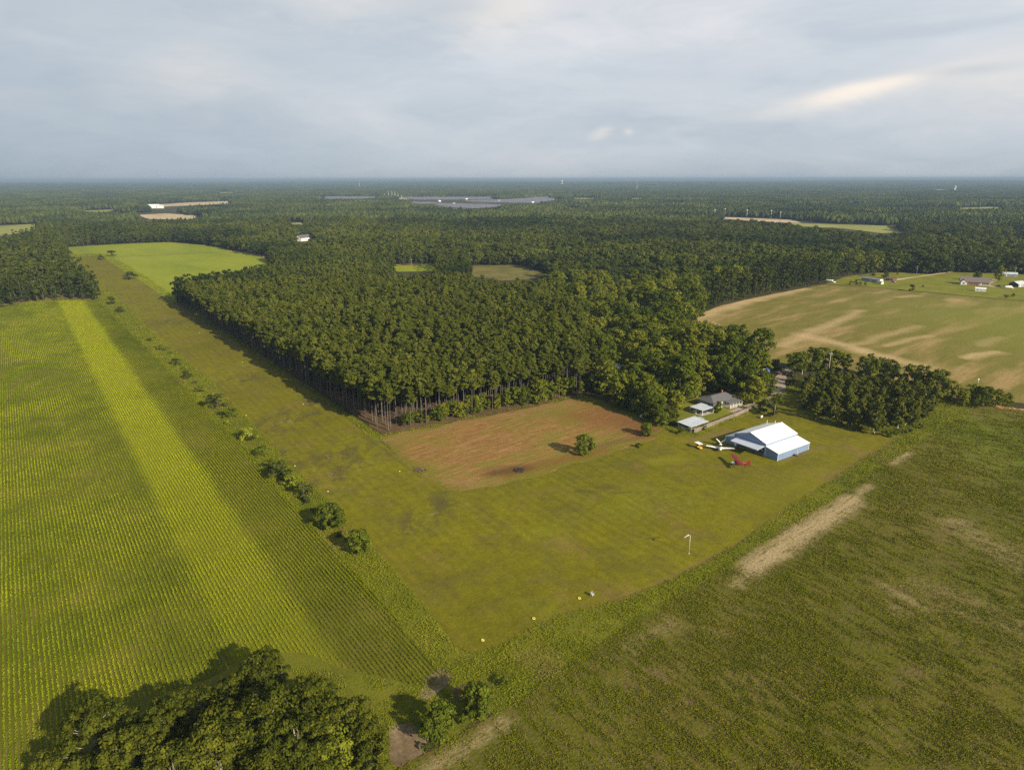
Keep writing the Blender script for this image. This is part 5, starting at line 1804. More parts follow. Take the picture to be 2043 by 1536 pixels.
def build_house():
    e = empty('house', (247.5, 194.0, 0), 0, 'cream house, grey where shade is painted in, with a dark shingle roof and white porch among the trees', 'house')
    L, W, h, hr = 15.5, 9.2, 2.75, 2.1
    MB().box(0.16, 6.6, 0, .16, 0, h).build('wall', 'cream_siding', e)
    MB().box(6.6, L - .16, .02, .16, 0, h).build('wall', 'white_siding', e)
    MB().box(0, .16, 0, W, 0, h).build('wall', 'grey_siding', e)  # grey paints in the shade on this wall, turned away from the sun
    MB().box(L - .16, L, 0, W, 0, h).build('wall', 'grey_siding', e)
    MB().box(.16, L - .16, W - .16, W, 0, h).build('wall', 'grey_siding', e)
    o = .5
    z0, z1 = h + .02, h + hr
    A, B, C, Dd = (-o, -o, z0), (L + o, -o, z0), (L + o, W + o, z0), (-o, W + o, z0)
    r0, r1 = (3.2, W / 2, z1), (L - 2.2, W / 2, z1)
    MB().add([A, B, C, Dd, r0, r1], [(0, 1, 5, 4), (2, 3, 4, 5), (3, 0, 4), (1, 2, 5), (3, 2, 1, 0)]).build('roof', 'shingles', e)
    for x in (1.6, 4.6):
        wall_window(e, x, 1.55, 1.0, 1.2, 0, -1)
    for x in (8.4, 11.8):
        wall_window(e, x, 1.55, 1.0, 1.2, .02, -1)
    for y in (2.6, 6.4):
        wall_window(e, y, 1.6, 1.1, 1.1, 0, -1, along='y')
    d = MB().box(9.7, 10.6, -.05, .015, .3, 2.35).build('door', 'maroon_paint', e)
    MB().box(10.4, 10.48, -.1, -.05, 1.2, 1.3).build('handle', 'steel', d)
    p = MB().box(6.8, L - .2, -3.9, -.1, .012, .32).build('porch_floor', 'wood_grey', e)
    MB().slab([(6.5, -4.2, 2.5), (L, -4.2, 2.5), (L, -.52, 3.1), (6.5, -.52, 3.1)], .1).build('porch_roof', 'shingles', e)
    for i in range(5):
        x = 6.95 + i * 2.05
        MB().box(x - .07, x + .07, -3.85, -3.71, .32, 2.4).build('post', 'white_trim', e)
    rl = MB().box(6.95, L - .35, -3.80, -3.74, 1.15, 1.22)
    for i in range(40):
        x = 7.1 + i * .205
        rl.box(x, x + .04, -3.79, -3.75, .34, 1.15)
    rl.build('railing', 'white_trim', e)
    MB().box(12, 12.7, W / 2 + .8, W / 2 + 1.5, h + .9, h + 2.9).build('chimney', 'brick_red', e)
    # carport beside it
    c = empty('carport', (236.4, 191.0, 0), 0, 'open carport with a pale metal roof on white posts beside the house', 'carport')
    MB().slab([(-.3, -.3, 2.55), (7.6, -.3, 2.75), (7.6, 7.2, 2.75), (-.3, 7.2, 2.55)], .12).build('roof', 'galvanised_roof', c)
    MB().box(-.34, -.3, -.3, 7.2, 2.35, 2.56).build('fascia', 'white_trim', c)
    for x, y in ((0, 0), (0, 3.5), (0, 6.9), (7.2, 0), (7.2, 6.9)):
        MB().box(x - .08, x + .08, y - .08, y + .08, 0, 2.42).build('post', 'white_trim', c)
    MB().box(-.2, 7.4, -.1, 7.0, .035, .07).build('floor_slab', 'concrete', c)
    MB().box(7.25, 7.35, .2, 6.8, 0, 2.5).build('back_panel', 'grey_siding', c)
    # open shed
    s = empty('open_shed', (216.2, 179.8, 0), 0, 'open wooden shed under a weathered low metal roof at the lawn corner', 'shed')
    MB().slab([(-.3, -.3, 2.35), (10.6, -.3, 2.75), (10.6, 7.4, 3.0), (-.3, 7.4, 2.6)], .1).build('roof', 'galvanised_roof', s)
    MB().slab([(10.5, 2.6, 3.02), (11.2, 2.6, 3.1), (11.2, 5.4, 3.15), (10.5, 5.4, 3.1)], .06).build('loose_sheet', 'galvanised_roof', s)
    for x in (0, 3.5, 7, 10.3):
        for y in (0, 7.0):
            MB().box(x - .08, x + .08, y - .08, y + .08, 0, 2.3 + .038 * x + .034 * y).build('post', 'wood_grey', s)
    MB().box(.1, 10.2, 6.9, 6.98, .2, 2.4).build('back_boards', 'weathered_boards', s)
    MB().box(.02, .08, .1, 6.9, .1, 1.4).build('side_boards', 'weathered_boards', s)
    MB().box(.2, 3.4, -.04, .04, .1, 1.5).build('front_boards', 'weathered_boards', s)
    # stored stuff inside: a white chest
    w = empty('chest_freezer', (225.2, 180.6, 0), .1, 'white chest standing under the lower right corner of the open shed', 'freezer')
    MB().box(-.8, .8, -.4, .4, .05, .85).build('cabinet', 'white_paint', w, bevel=.03)
    MB().box(-.82, .82, -.42, .42, .86, .95).build('lid', 'white_paint', w, bevel=.02)


build_house()


def build_fence():
    a, b = np.array((216.6, 178.4)), np.array((263.0, 183.6))
    L = float(np.hypot(*(b - a)))
    e = empty('board_fence', (a[0], a[1], 0), math.atan2(*(b - a)[::-1]), 'long weathered board fence between the house yard and the hangar lawn', 'fence')
    n = 15
    w = L / n
    for i in range(n):
        MB().box(i * w + .06, (i + 1) * w - .06, -.03, .03, .06, 1.85 + .06 * math.sin(i * 2.3)).build('fence_panel', 'fence_boards', e)
    for i in range(n + 1):
        MB().box(i * w - .06, i * w + .06, -.07, .07, 0, 1.98).build('post', 'wood_grey', e)


build_fence()

# houses across the sandy field
ax = math.atan2(*(P2(1968, 574) - P2(1917, 571))[::-1])
gable_house('house', 'brown-roofed brick house with white gables on the far lawn', 'house', 1943, 569, ax, 24, 11, 2.8, 4.0, 'brick_red', 'brown_shingles',
            [(-7, 1.5, 1.4, 1.3, -1), (-2, 1.5, 1.4, 1.3, -1), (3, 1.5, 1.4, 1.3, -1), (8, 1.5, 1.4, 1.3, -1)], 'white_siding', (5.5, -1), chimney=None)
hb = bpy.data.objects['house.001']
dz = MB()
dz.prism([(-11.6, 0), (-6.4, 0), (-6.4, 2.8), (-9, 4.9), (-11.6, 2.8)], 'y', -8.2, -5.6).build('front_gable', 'white_siding', hb)
MB().slab([(-12.0, -8.5, 2.62), (-9, -8.5, 5.1), (-9, -1.5, 5.1), (-12.0, -1.5, 2.62)], .1).build('gable_roof', 'brown_shingles', hb)
MB().slab([(-9, -8.5, 5.101), (-6.0, -8.5, 2.621), (-6.0, -1.5, 2.621), (-9, -1.5, 5.101)], .1).build('gable_roof', 'brown_shingles', hb)
wall_window(hb, -9, 1.5, 1.4, 1.3, -8.2, -1)
MB().box(3, 12, -9.5, -5.56, .012, .35).build('deck', 'wood_grey', hb)
rl = MB().box(3, 12, -9.5, -9.42, 1.1, 1.2)
for i in range(46):
    rl.box(3 + i * .195, 3.06 + i * .195, -9.49, -9.43, .36, 1.1)
rl.build('railing', 'white_trim', hb)
gable_house('garden_shed', 'small white shed on the lawn in front of the brown-roofed house', 'shed', 1956, 583, ax - .1, 8.5, 3.6, 2.5, .9, 'white_siding', 'white_trim', [(-2, 1.5, .8, .8, -1)], None, (1.5, -1), .2)
gable_house('garage', 'garage with dark ends painted in for its shaded open inside and a pale metal gable roof by the right picture edge', 'garage', 2030, 573, ax + .9, 12, 9, 2.9, 2.0, 'grey_siding', 'galvanised_roof', [(2, 1.5, 1, 1, -1)], 'dark_interior', (-3, -1))  # closed gable ends painted dark in place of the shaded open inside
am = math.atan2(*(P2(1763, 568) - P2(1718, 561))[::-1])
gable_house('mobile_home', 'long mobile home with sides painted shade-grey and a sunlit white end on the far lawn', 'mobile home', 1740, 563, am, 22, 4.8, 3.0, .9, 'grey_siding', 'grey_paint',  # shade on the long side and sun on the end are put into the siding colours
            [(-8, 1.7, 1.1, 1.0, -1), (-4, 1.7, 1.1, 1.0, -1), (3, 1.7, 1.1, 1.0, -1), (8, 1.7, 1.1, 1.0, -1)], 'white_siding', (0, -1), .2)
gable_house('porch_shed', 'little cream porch hut in front of the mobile home', 'shed', 1756, 568, am, 5.5, 3.2, 2.2, .8, 'cream_siding', 'grey_paint', [(0, 1.3, .8, .8, -1)], 'cream_siding', (1.6, -1), .25)
gable_house('garden_shed', 'low brown-roofed shed at the lane end beyond the mobile home', 'shed', 1778, 561, am - .1, 9, 5, 2.0, 1.1, 'maroon_paint', 'brown_shingles', [(-2, 1.2, .8, .7, -1)], None, (1.5, -1), .3)
gable_house('barn', 'pale metal-roofed building under the trees behind the garage', 'barn', 2014, 553, ax, 13, 8, 2.6, 1.6, 'grey_siding', 'galvanised_roof', [(2, 1.4, 1, 1, -1)], None, (-3, -1))
gable_house('house', 'white house with a pale roof half hidden among the trees above the brown field', 'house', 1238, 742, 0.1, 11, 7, 3.2, 1.8, 'white_siding', 'galvanised_roof', [(-3, 1.7, 1.1, 1.2, -1), (2, 1.7, 1.1, 1.2, -1)], None, (0, -1))
gable_house('house', 'white farmhouse with a dark roof alone in the far woods beyond the bright field', 'house', 606, 480, .5, 24, 13, 5.5, 4.5, 'white_siding', 'shingles', [(-6, 2, 1.6, 2, -1), (0, 2, 1.6, 2, -1), (6, 2, 1.6, 2, -1)], None, (3, -1))
gable_house('farm_shed', 'white-roofed farm shed beside the tan field far off', 'shed', 308, 414.5, -.35, 38, 20, 9, 5, 'white_siding', 'white_trim', [(-6, 3, 2.5, 2, -1)], None, (6, -1))
gable_house('farm_shed', 'second smaller farm shed by the tan field, right of the first', 'shed', 321, 414.5, -.35, 22, 16, 8, 4, 'white_siding', 'galvanised_roof', [(-4, 3, 2.5, 2, -1)], None, (4, -1))


# ------------------------------------------------------------------ vehicles
def ring_x(x, w, z0, z1, n=12, p=2.6):
    out = []
    for k in range(n):
        a = 2 * math.pi * k / n
        c, s = math.cos(a), math.sin(a)
        out.append((x, math.copysign(abs(c) ** (2 / p), c) * w, (z0 + z1) / 2 + math.copysign(abs(s) ** (2 / p), s) * (z1 - z0) / 2))
    return out


def vehicle(name, label, cat, at, rz, kind, paint, length=4.6, width=1.8):
    e = empty(name, (at[0], at[1], 0.05), rz, label, cat)
    L, Wd = length, width / 2
    if kind == 'car':
        secs = [(-L / 2, .72, .45, .85), (-L * .46, .92, .32, .98), (-L * .2, 1, .28, 1.0), (L * .15, 1, .28, .98), (L * .42, .95, .3, .86), (L / 2, .75, .42, .74)]
        cab = [(-L * .36, .75, .95, 1.05), (-L * .22, .8, .9, 1.46), (L * .05, .8, .9, 1.48), (L * .24, .78, .9, 1.0)]
    elif kind == 'pickup':
        secs = [(-L / 2, .9, .45, 1.0), (-L * .47, .98, .4, 1.05), (-L * .05, 1, .38, 1.06), (L * .2, 1, .38, 1.08), (L * .45, .95, .4, 1.0), (L / 2, .8, .48, .9)]
        cab = [(-L * .08, .8, 1.0, 1.15), (-L * .05, .84, 1.0, 1.78), (L * .12, .84, 1.0, 1.8), (L * .26, .8, 1.0, 1.12)]
    else:     # van, motorhome or truck box
        secs = [(-L / 2, .95, .5, 2.75), (-L * .48, 1, .42, 2.9), (L * .22, 1, .42, 2.9), (L * .3, 1, .42, 2.75), (L * .33, .95, .42, 1.5), (L / 2, .85, .5, 1.2)]
        cab = [(L * .25, .82, 1.4, 2.4), (L * .30, .86, 1.3, 2.4), (L * .345, .84, 1.2, 2.3), (L * .42, .8, 1.1, 1.5)]
    MB().loft([ring_x(x, Wd * w, z0, z1) for x, w, z0, z1 in secs]).build('body', paint, e, True)
    c = MB().loft([ring_x(x, Wd * w, z0, z1) for x, w, z0, z1 in cab]).build('windscreen' if kind == 'van' else 'cabin', 'dark_glass', e, True)
    if kind != 'van':
        x1, x2 = cab[1][0], cab[2][0]
        MB().box(x1 - .05, x2 + .1, -Wd * .66, Wd * .66, cab[1][3] - .05, cab[1][3] + .03).build('roof', paint, e, bevel=.02)
    if kind == 'pickup':
        MB().box(-L * .47, -L * .1, -Wd * .82, Wd * .82, 1.02, 1.09).build('bed', 'dark_interior', e)
    for sx in (-.31, .31):
        for sy in (-1, 1):
            w = MB().torus(.25, .1, 16, 8, (sx * L, sy * (Wd - .1), .33), 'y').build('wheel', 'rubber', e, True)
            MB().tube([(sx * L, sy * (Wd - .16), .33), (sx * L, sy * (Wd - .02), .33)], [.2, .2], 12).build('rim', 'steel', w)
    for sy in (-1, 1):
        MB().box(L / 2 - .1, L / 2 + .01, sy * Wd * .6 - .15, sy * Wd * .6 + .15, .62, .76).build('headlight', 'white_paint', e)
    return e


vehicle('parked_car', 'white car parked under the carport roof', 'car', (239.2, 196.2), math.pi, 'car', 'white_paint')
vehicle('parked_car', 'dark car beside the white one under the carport', 'car', (239.4, 193.3), math.pi, 'car', 'dark_paint')
vehicle('parked_car', 'dark car parked in the tree shade behind the grey-roofed house', 'car', tuple(P2(1393, 788)), 1.0, 'car', 'dark_paint')
vehicle('truck', 'blue and white box truck parked under trees beside the gravel drive', 'truck', tuple(P2(1529, 746)), .8, 'van', 'blue_paint', 6.5, 2.3)
vehicle('utility_trailer', 'white camper van standing next to the blue truck', 'van', tuple(P2(1520, 744)), 1.2, 'van', 'white_paint', 4.6, 2.0)
vehicle('pickup', 'maroon pickup on the gravel drive', 'pickup', tuple(P2(1562, 748)), 2.7, 'pickup', 'maroon_paint', 5.4, 2.0)
vehicle('motorhome', 'white motorhome at the wood edge of the sandy field', 'motorhome', tuple(P2(1656, 565)), am + .4, 'van', 'white_paint', 10.5, 2.6)
vehicle('van', 'white van parked in front of the open garage', 'van', tuple(P2(2013, 578)), am + .9, 'van', 'white_paint', 7.0, 2.3)
vehicle('pickup', 'dark pickup on the drive left of the open garage', 'pickup', tuple(P2(1993, 574)), am, 'pickup', 'dark_paint', 5.4, 2.0)
vehicle('parked_car', 'blue-grey car parked on the lawn at the lane end near the mobile home', 'car', tuple(P2(1783, 565)), am, 'car', 'grey_paint')


def tank(at, rz, label):
    e = empty('gas_tank', (at[0], at[1], 0), rz, label, 'tank')
    MB().loft([ring_x(x, r, .75 - r, .75 + r, 14, 2) for x, r in ((-1.0, .1), (-.92, .32), (-.75, .45), (.75, .45), (.92, .32), (1.0, .1))]).build('cylinder', 'white_paint', e, True)
    MB().lathe([(.16, 0), (.16, .16), (.05, .2)], 10, (0, 0, 1.18)).build('valve_cap', 'steel', e)
    for x in (-.6, .6):
        MB().box(x - .08, x + .08, -.3, .3, 0, .4).build('foot', 'concrete', e)


tank(P2(1519, 835), .4, 'white gas tank on the grass behind the hangar by the dark bushes')


def trailer(at, rz, label):
    e = empty('cargo_trailer', (at[0], at[1], 0), rz, label, 'trailer', None, .4)
    MB().box(-2.1, 2.1, -1.0, 1.0, .5, 2.4).build('box', 'white_paint', e, bevel=.08)
    MB().tube([(2.1, .5, .55), (3.2, 0, .5)], [.05, .05], 6).tube([(2.1, -.5, .55), (3.2, 0, .5)], [.05, .05], 6).build('drawbar', 'steel', e)
    for sy in (-1.02, 1.02):
        MB().torus(.24, .1, 14, 8, (-.2, sy, .34), 'y').build('wheel', 'rubber', e, True)


trailer(P2(1279, 832), .5, 'tiny white cargo trailer at the wood edge by the brown field')
trailer(P2(1533, 771), 1.4, 'tiny white box trailer on the grass between the driveway arms')


# ------------------------------------------------------------------ aircraft and the cart
def wing(y0, c0, x0, z0, y1, c1, x1, z1, t=.12):
    """tapered wing half from root (y0) to tip (y1); c = chord, x = leading edge"""
    def sec(y, c, x, z, k):
        return [(x, y, z), (x - c * .25, y, z + t * c * .55 * k), (x - c * .6, y, z + t * c * .4 * k), (x - c, y, z), (x - c * .6, y, z - t * c * .2 * k), (x - c * .25, y, z - t * c * .3 * k)]
    return [sec(y0, c0, x0, z0, 1), sec(y1, c1, x1, z1, .8)]


def propeller(parent, x, z, blades, r=.95):
    h = MB().loft([ring_x(x - .02, .17, z - .17, z + .17, 12, 2), ring_x(x + .16, .14, z - .14, z + .14, 12, 2), ring_x(x + .36, .02, z - .02, z + .02, 12, 2)]).build('spinner', 'white_paint', parent, True)
    for k in range(blades):
        a = 2 * math.pi * k / blades + .5
        c, s = math.cos(a), math.sin(a)
        q = MB()
        pts = [(-.02, .07), (.03, .09)]
        q.hexa([(x + .02, c * .12 - s * .07, z + s * .12 + c * .07), (x + .06, c * .12 + s * .07, z + s * .12 - c * .07), (x + .10, c * .12 + s * .07, z + s * .12 - c * .07), (x + .06, c * .12 - s * .07, z + s * .12 + c * .07),
                (x + .03, c * r - s * .05, z + s * r + c * .05), (x + .06, c * r + s * .05, z + s * r - c * .05), (x + .08, c * r + s * .05, z + s * r - c * .05), (x + .05, c * r - s * .05, z + s * r + c * .05)])
        q.build('propeller_blade', 'dark_paint', h)


def wheel(parent, x, y, r, fairing=None):
    w = MB().torus(r * .7, r * .32, 14, 8, (x, y, r), 'y').build('wheel', 'rubber', parent, True)
    MB().tube([(x, y - r * .2, r), (x, y + r * .2, r)], [r * .5, r * .5], 10).build('rim', 'steel', w)


def vtail_plane():
    at = (210.6, 160.3)
    e = empty('vtail_airplane', (*at, 0), math.atan2(-.62, -.78), 'white low-wing airplane with a V-shaped tail parked before the hangar', 'airplane')
    secs = [(3.3, .18, .95, 1.35), (3.15, .42, .78, 1.5), (2.4, .56, .6, 1.62), (1.2, .62, .55, 1.75), (-.4, .58, .6, 1.72), (-2.0, .36, .9, 1.6), (-3.4, .2, 1.15, 1.55), (-4.6, .07, 1.3, 1.48)]
    MB().loft([ring_x(x, w, a, b, 14, 2.3) for x, w, a, b in secs]).build('fuselage', 'white_paint', e, True)
    MB().loft([ring_x(1.75, .3, 1.55, 1.66, 12, 2), ring_x(1.1, .5, 1.4, 2.05, 12, 2), ring_x(.2, .54, 1.4, 2.15, 12, 2), ring_x(-.8, .46, 1.4, 2.02, 12, 2), ring_x(-1.7, .25, 1.45, 1.7, 12, 2)]).build('canopy', 'dark_glass', e, True)
    MB().loft([ring_x(.45, .5, 1.95, 2.19, 12, 2), ring_x(-.9, .45, 1.9, 2.06, 12, 2), ring_x(-1.75, .22, 1.55, 1.74, 12, 2)]).build('cabin_roof', 'white_paint', e, True)
    for s in (-1, 1):
        MB().loft(wing(s * .4, 2.1, 1.2, .75, s * 5.1, 1.1, .75, 1.2)).build('wing', 'white_paint', e)
        MB().loft([ring_x(.85, .1, 1.12, 1.3, 8, 2), ring_x(.1, .13, 1.1, 1.34, 8, 2), ring_x(-.6, .04, 1.18, 1.26, 8, 2)]).build('tip_tank', 'white_paint', e).location = (0, s * 5.15, 0)
        # ruddervator, tilted up 33 degrees
        MB().loft([[(-3.2, s * .12, 1.5), (-3.6, s * .14, 1.57), (-4.7, s * .12, 1.5), (-3.9, s * .12, 1.44)], [(-3.95, s * 1.75, 2.75), (-4.15, s * 1.75, 2.79), (-4.85, s * 1.75, 2.75), (-4.3, s * 1.75, 2.71)]]).build('tail_fin', 'white_paint', e)
    propeller(e, 3.28, 1.15, 2)
    MB().box(2.35, 2.85, -.33, .33, 1.60, 1.645).build('cowl_panel', 'grey_paint', e)
    for (x, y) in ((2.5, 0), (-.1, 1.5), (-.1, -1.5)):
        wheel(e, x, y, .22)
        MB().tube([(x, y, .25), (x, y * .95, .8)], [.045, .06], 6).build('gear_leg', 'steel', e)


def red_plane():
    at = (202.3, 146.2)
    e = empty('taildragger_airplane', (*at, 0), math.atan2(.52, -.855), 'red high-wing taildragger airplane with white cowling parked on the lawn', 'airplane')
    secs = [(.9, .5, .95, 1.95), (.2, .5, .9, 2.2), (-.8, .46, .85, 2.15), (-2.2, .32, .72, 1.55), (-3.8, .16, .6, 1.05), (-4.7, .06, .62, .9)]
    MB().loft([ring_x(x, w, a, b, 12, 3) for x, w, a, b in secs]).build('fuselage', 'red_paint', e, True)
    MB().loft([ring_x(2.05, .22, 1.15, 1.6, 12, 2.2), ring_x(1.9, .42, 1.0, 1.78, 12, 2.2), ring_x(.9, .5, .95, 1.92, 12, 2.4)]).build('cowling', 'white_paint', e, True)
    MB().loft([ring_x(1.05, .4, 1.75, 1.95, 10, 2.4), ring_x(.55, .47, 1.75, 2.27, 10, 2.4), ring_x(-.3, .47, 1.75, 2.27, 10, 2.4), ring_x(-1.0, .4, 1.7, 2.05, 10, 2.4)]).build('windscreen', 'dark_glass', e, True)
    for s in (-1, 1):
        w = MB().loft(wing(s * .02, 1.7, .75, 2.36, s * 5.0, 1.7, .75, 2.52)).build('wing', 'red_paint', e)
        MB().loft(wing(s * 5.0, 1.7, .75, 2.52, s * 5.3, 1.1, .45, 2.53)).build('wing_tip', 'red_paint', w)
        MB().tube([(.4, s * .48, 1.0), (.35, s * 2.7, 2.36)], [.04, .04], 6).tube([(-.35, s * .46, 1.0), (-.4, s * 2.7, 2.36)], [.035, .035], 6).build('wing_strut', 'red_paint', e)
        MB().loft([[(-3.7, s * .1, 1.0), (-4.3, s * .1, 1.04), (-4.95, s * .1, 1.0), (-4.3, s * .1, .96)], [(-4.05, s * 1.35, 1.0), (-4.4, s * 1.35, 1.03), (-4.85, s * 1.2, 1.0), (-4.4, s * 1.35, .97)]]).build('tailplane', 'red_paint', e)
        MB().tube([(.75, s * .4, 1.0), (.8, s * .95, .35)], [.05, .04], 6).build('gear_leg', 'red_paint', e)
        wheel(e, .8, s * .98, .3)
    MB().prism([(-3.8, 1.05), (-4.35, 2.0), (-4.75, 2.1), (-5.05, 1.9), (-5.0, .8), (-4.7, .75)], 'y', -.05, .05).build('tail_fin', 'red_paint', e)
    wheel(e, -4.75, 0, .1)
    propeller(e, 2.0, 1.38, 2)


def cart():
    at = P2(1394, 895)
    e = empty('utility_cart', (at[0], at[1], 0), math.atan2(-.75, -.2), 'small yellow utility cart with a white canopy roof parked on the grass', 'cart')
    MB().loft([ring_x(-1.6, .55, .35, .85, 12, 3), ring_x(-1.45, .68, .3, .95, 12, 3), ring_x(-.2, .7, .3, .95, 12, 3), ring_x(.2, .68, .3, .55, 12, 3), ring_x(.75, .68, .3, .6, 12, 3), ring_x(1.0, .66, .3, .95, 12, 3), ring_x(1.5, .58, .35, .85, 12, 3), ring_x(1.65, .4, .4, .7, 12, 3)]).build('body', 'yellow_paint', e, True)
    MB().box(-.75, .0, -.6, .6, .93, 1.08).build('seat', 'dark_paint', e, bevel=.04)
    MB().box(-.85, -.72, -.6, .6, 1.05, 1.5).build('backrest', 'dark_paint', e, bevel=.04)
    MB().slab([(-1.9, -.95, 2.1), (1.25, -.95, 2.14), (1.25, .95, 2.14), (-1.9, .95, 2.1)], .09).build('canopy_roof', 'white_paint', e)
    for x in (-1.3, .95):
        for y in (-.62, .62):
            MB().tube([(x, y, .85), (x * .95, y, 2.05)], [.03, .03], 6).build('post', 'steel', e)
    MB().tube([(.95, .3, .9), (.6, .3, 1.2)], [.03, .03], 6).torus(.18, .02, 14, 6, (.56, .3, 1.22)).build('steering_wheel', 'dark_paint', e)
    for x in (-1.0, 1.05):
        for y in (-.66, .66):
            wheel(e, x, y, .26)


vtail_plane()
red_plane()
cart()


# ------------------------------------------------------------------ small things on the grass
def windsock():
    p = P2(1374, 1104)
    e = empty('windsock', (p[0], p[1], 0), 0, 'pale windsock hanging from a white pole on the apron lawn', 'windsock')
    MB().tube([(0, 0, 0), (0, 0, 5.6)], [.085, .06], 10).build('pole', 'pole_grey', e, True)
    MB().lathe([(.28, 0), (.28, .06), (.14, .1)], 14).build('base', 'concrete', e)
    ring = MB().torus(.23, .025, 18, 6, (0, 0, 0), 'x').build('hoop', 'steel', e)
    d = Vector((-math.cos(YAW), math.sin(YAW), 0))
    ring.location = (d.x * .35, d.y * .35, 5.6)
    ring.rotation_euler = (0, 0, math.atan2(d.y, d.x))
    pts, rad = [], []
    for i in range(7):
        t = i / 6
        pts.append((d.x * (.35 + 1.25 * t), d.y * (.35 + 1.25 * t), 5.6 - .75 * t * t - .05 * t))
        rad.append(.22 - .12 * t)
    MB().tube(pts, rad, 12, False).build('sock', 'orange_fabric', e, True)
    MB().tube([(0, 0, 5.55), (d.x * .36, d.y * .36, 5.6)], [.03, .03], 6).build('swivel_arm', 'steel', e)


windsock()


def board():
    p = P2(1181, 1189)
    e = empty('sign_board', (p[0], p[1], 0), .35, 'grey board leaning on a white frame near the yellow rings', 'sign', None, .8)
    MB().slab([(-.45, -.25, .25), (.45, -.25, .25), (.45, .35, 1.25), (-.45, .35, 1.25)], .05).build('panel', 'grey_paint', e)
    MB().box(.46, .55, -.3, -.2, 0, 1.0).box(.46, .55, .32, .42, 0, 1.35).build('leg', 'white_paint', e)
    MB().box(-.55, -.46, -.3, -.2, 0, .5).box(-.55, -.46, .32, .42, 0, 1.35).build('leg', 'grey_paint', e)
    MB().box(-.55, .55, .36, .44, 1.28, 1.36).build('crossbar', 'grey_paint', e)


board()


def tyre(px, py, label, R0=.30, mat='tyre_yellow'):
    p = P2(px, py)
    R0 = R0 if py > 1100 else .22
    o = MB().torus(R0, .12 if py > 1100 else .09, 24, 10, (0, 0, 0)).build('tyre_marker', mat, None, True)
    o.location = (p[0], p[1], .11)
    tag(o, label, 'tyre', 'yellow tyre rings marking the airstrip')


for px, py, lab in ((962, 1277, 'yellow ring nearest the lower corner of the airstrip'), (1064, 1234, 'middle one of three yellow rings along the lower lawn edge'), (1155, 1194, 'yellow ring next to the grey leaning board'),
                    (797, 940, 'pale yellow ring marker on the lawn by the corner of the brown field'), (654, 980, 'pale marker ring amid the dark weed patches beyond the two verge trees'), (577, 930, 'marker ring by the tall dark olive shrub, nearer the shrub'),
                    (588, 929, 'marker ring by the tall dark olive shrub, farther onto the lawn'), (491, 828, 'marker ring on the strip across from the big dark dome shrub'), (605, 806, 'marker ring on the pine side of the strip near the plantation corner'),
                    (484, 722, 'marker ring on the pine side half-way up the strip'), (398, 664, 'marker ring farthest up the strip on the pine side'), (392, 737, 'marker ring across from the small dark verge shrubs')):
    tyre(px, py, lab)


def heap(px, py, r, h, mat, label, n, cat):
    g = random.Random(px)
    p = P2(px, py)
    o = MB()
    for i in range(n):
        a, rr = g.uniform(0, 6.28), r * math.sqrt(g.random()) * .8
        c = (rr * math.cos(a), rr * math.sin(a), g.uniform(.05, h) * (1 - rr / r * .7))
        b, l = g.uniform(0, 6.28), g.uniform(.5, 1.3)
        o.tube([(c[0] - math.cos(b) * l, c[1] - math.sin(b) * l, max(.05, c[2] - .1)), (c[0] + math.cos(b) * l, c[1] + math.sin(b) * l, c[2] + g.uniform(0, .5))], [g.uniform(.05, .14), .03], 5)
    q = o.build('brush_pile', mat, None)
    q.location = (p[0], p[1], 0.02)
    tag(q, label, cat, kind='stuff')


heap(1035, 939, 1.9, .9, 'ash', 'burnt black brush pile in the brown tilled field', 70, 'brush pile')
heap(838, 938, 2.2, .7, 'brush_wood', 'dry brown brush heap at the corner of the brown field', 60, 'brush pile')


def pole(px, py, h, label, cat='pole', cross=True, mat='wood_grey', r=.16, lamp=False, name='utility_pole'):
    p = P2(px, py)
    e = empty(name, (p[0], p[1], 0), YAW * -1, label, cat)
    MB().tube([(0, 0, 0), (0, 0, h)], [r, r * .7], 8).build('post', mat, e, True)
    if cross:
        MB().box(-1.1, 1.1, -.06, .06, h - .7, h - .55).build('crossarm', mat, e)
        for x in (-.95, 0.0, .95):
            MB().lathe([(.06, 0), (.09, .08), (.03, .2)], 8, (x, 0, h - .55 if x else h)).build('insulator', 'white_trim', e)
    if lamp:
        k = .3 if r < .2 else 1.0
        MB().box(-1.4 * k, 1.4 * k, -.1, .1, h - .3 * k, h + .8 * k).build('lamp_bank', 'white_paint', e)
    return e


pole(1828, 555, 12, 'utility pole on the lawn lane between the mobile home and the brown-roofed house')
pole(2024, 556, 11, 'utility pole by the pale building at the right picture edge')
pole(1652, 752, 13, 'pale utility pole rising in the hedge row beyond the hangar', mat='pale_bark')
pole(822, 540, 13, 'utility pole on the clay track at the small bright green clearing')
pole(1949, 778, 5, 'short light pole with a white lamp at the sandy field edge', 'lamp post', False, 'steel', .07, True, 'lamp_post')
pole(1544, 838, 7, 'thin antenna mast on the lawn behind the hangar', 'mast', False, 'steel', .06, False, 'antenna_mast')
for i, (x, yb, lab) in enumerate(((1426, 439, 'floodlight pole at the left end of the far ball field'), (1490, 440, 'floodlight pole beside the sandy part of the far ball field'), (1538, 441, 'floodlight pole at the far ball field middle'),
                                  (1556, 446, 'floodlight pole at the pasture end of the ball field'), (1446, 437, 'floodlight pole behind the sandy part of the ball field'))):
    pole(x, yb, 24, lab, 'floodlight', False, 'steel', .35, True, 'floodlight_pole')


# ------------------------------------------------------------------ far landmarks
def far_z(p):
    return float(hill(np.array([p[0]]), np.array([p[1]]))[0])


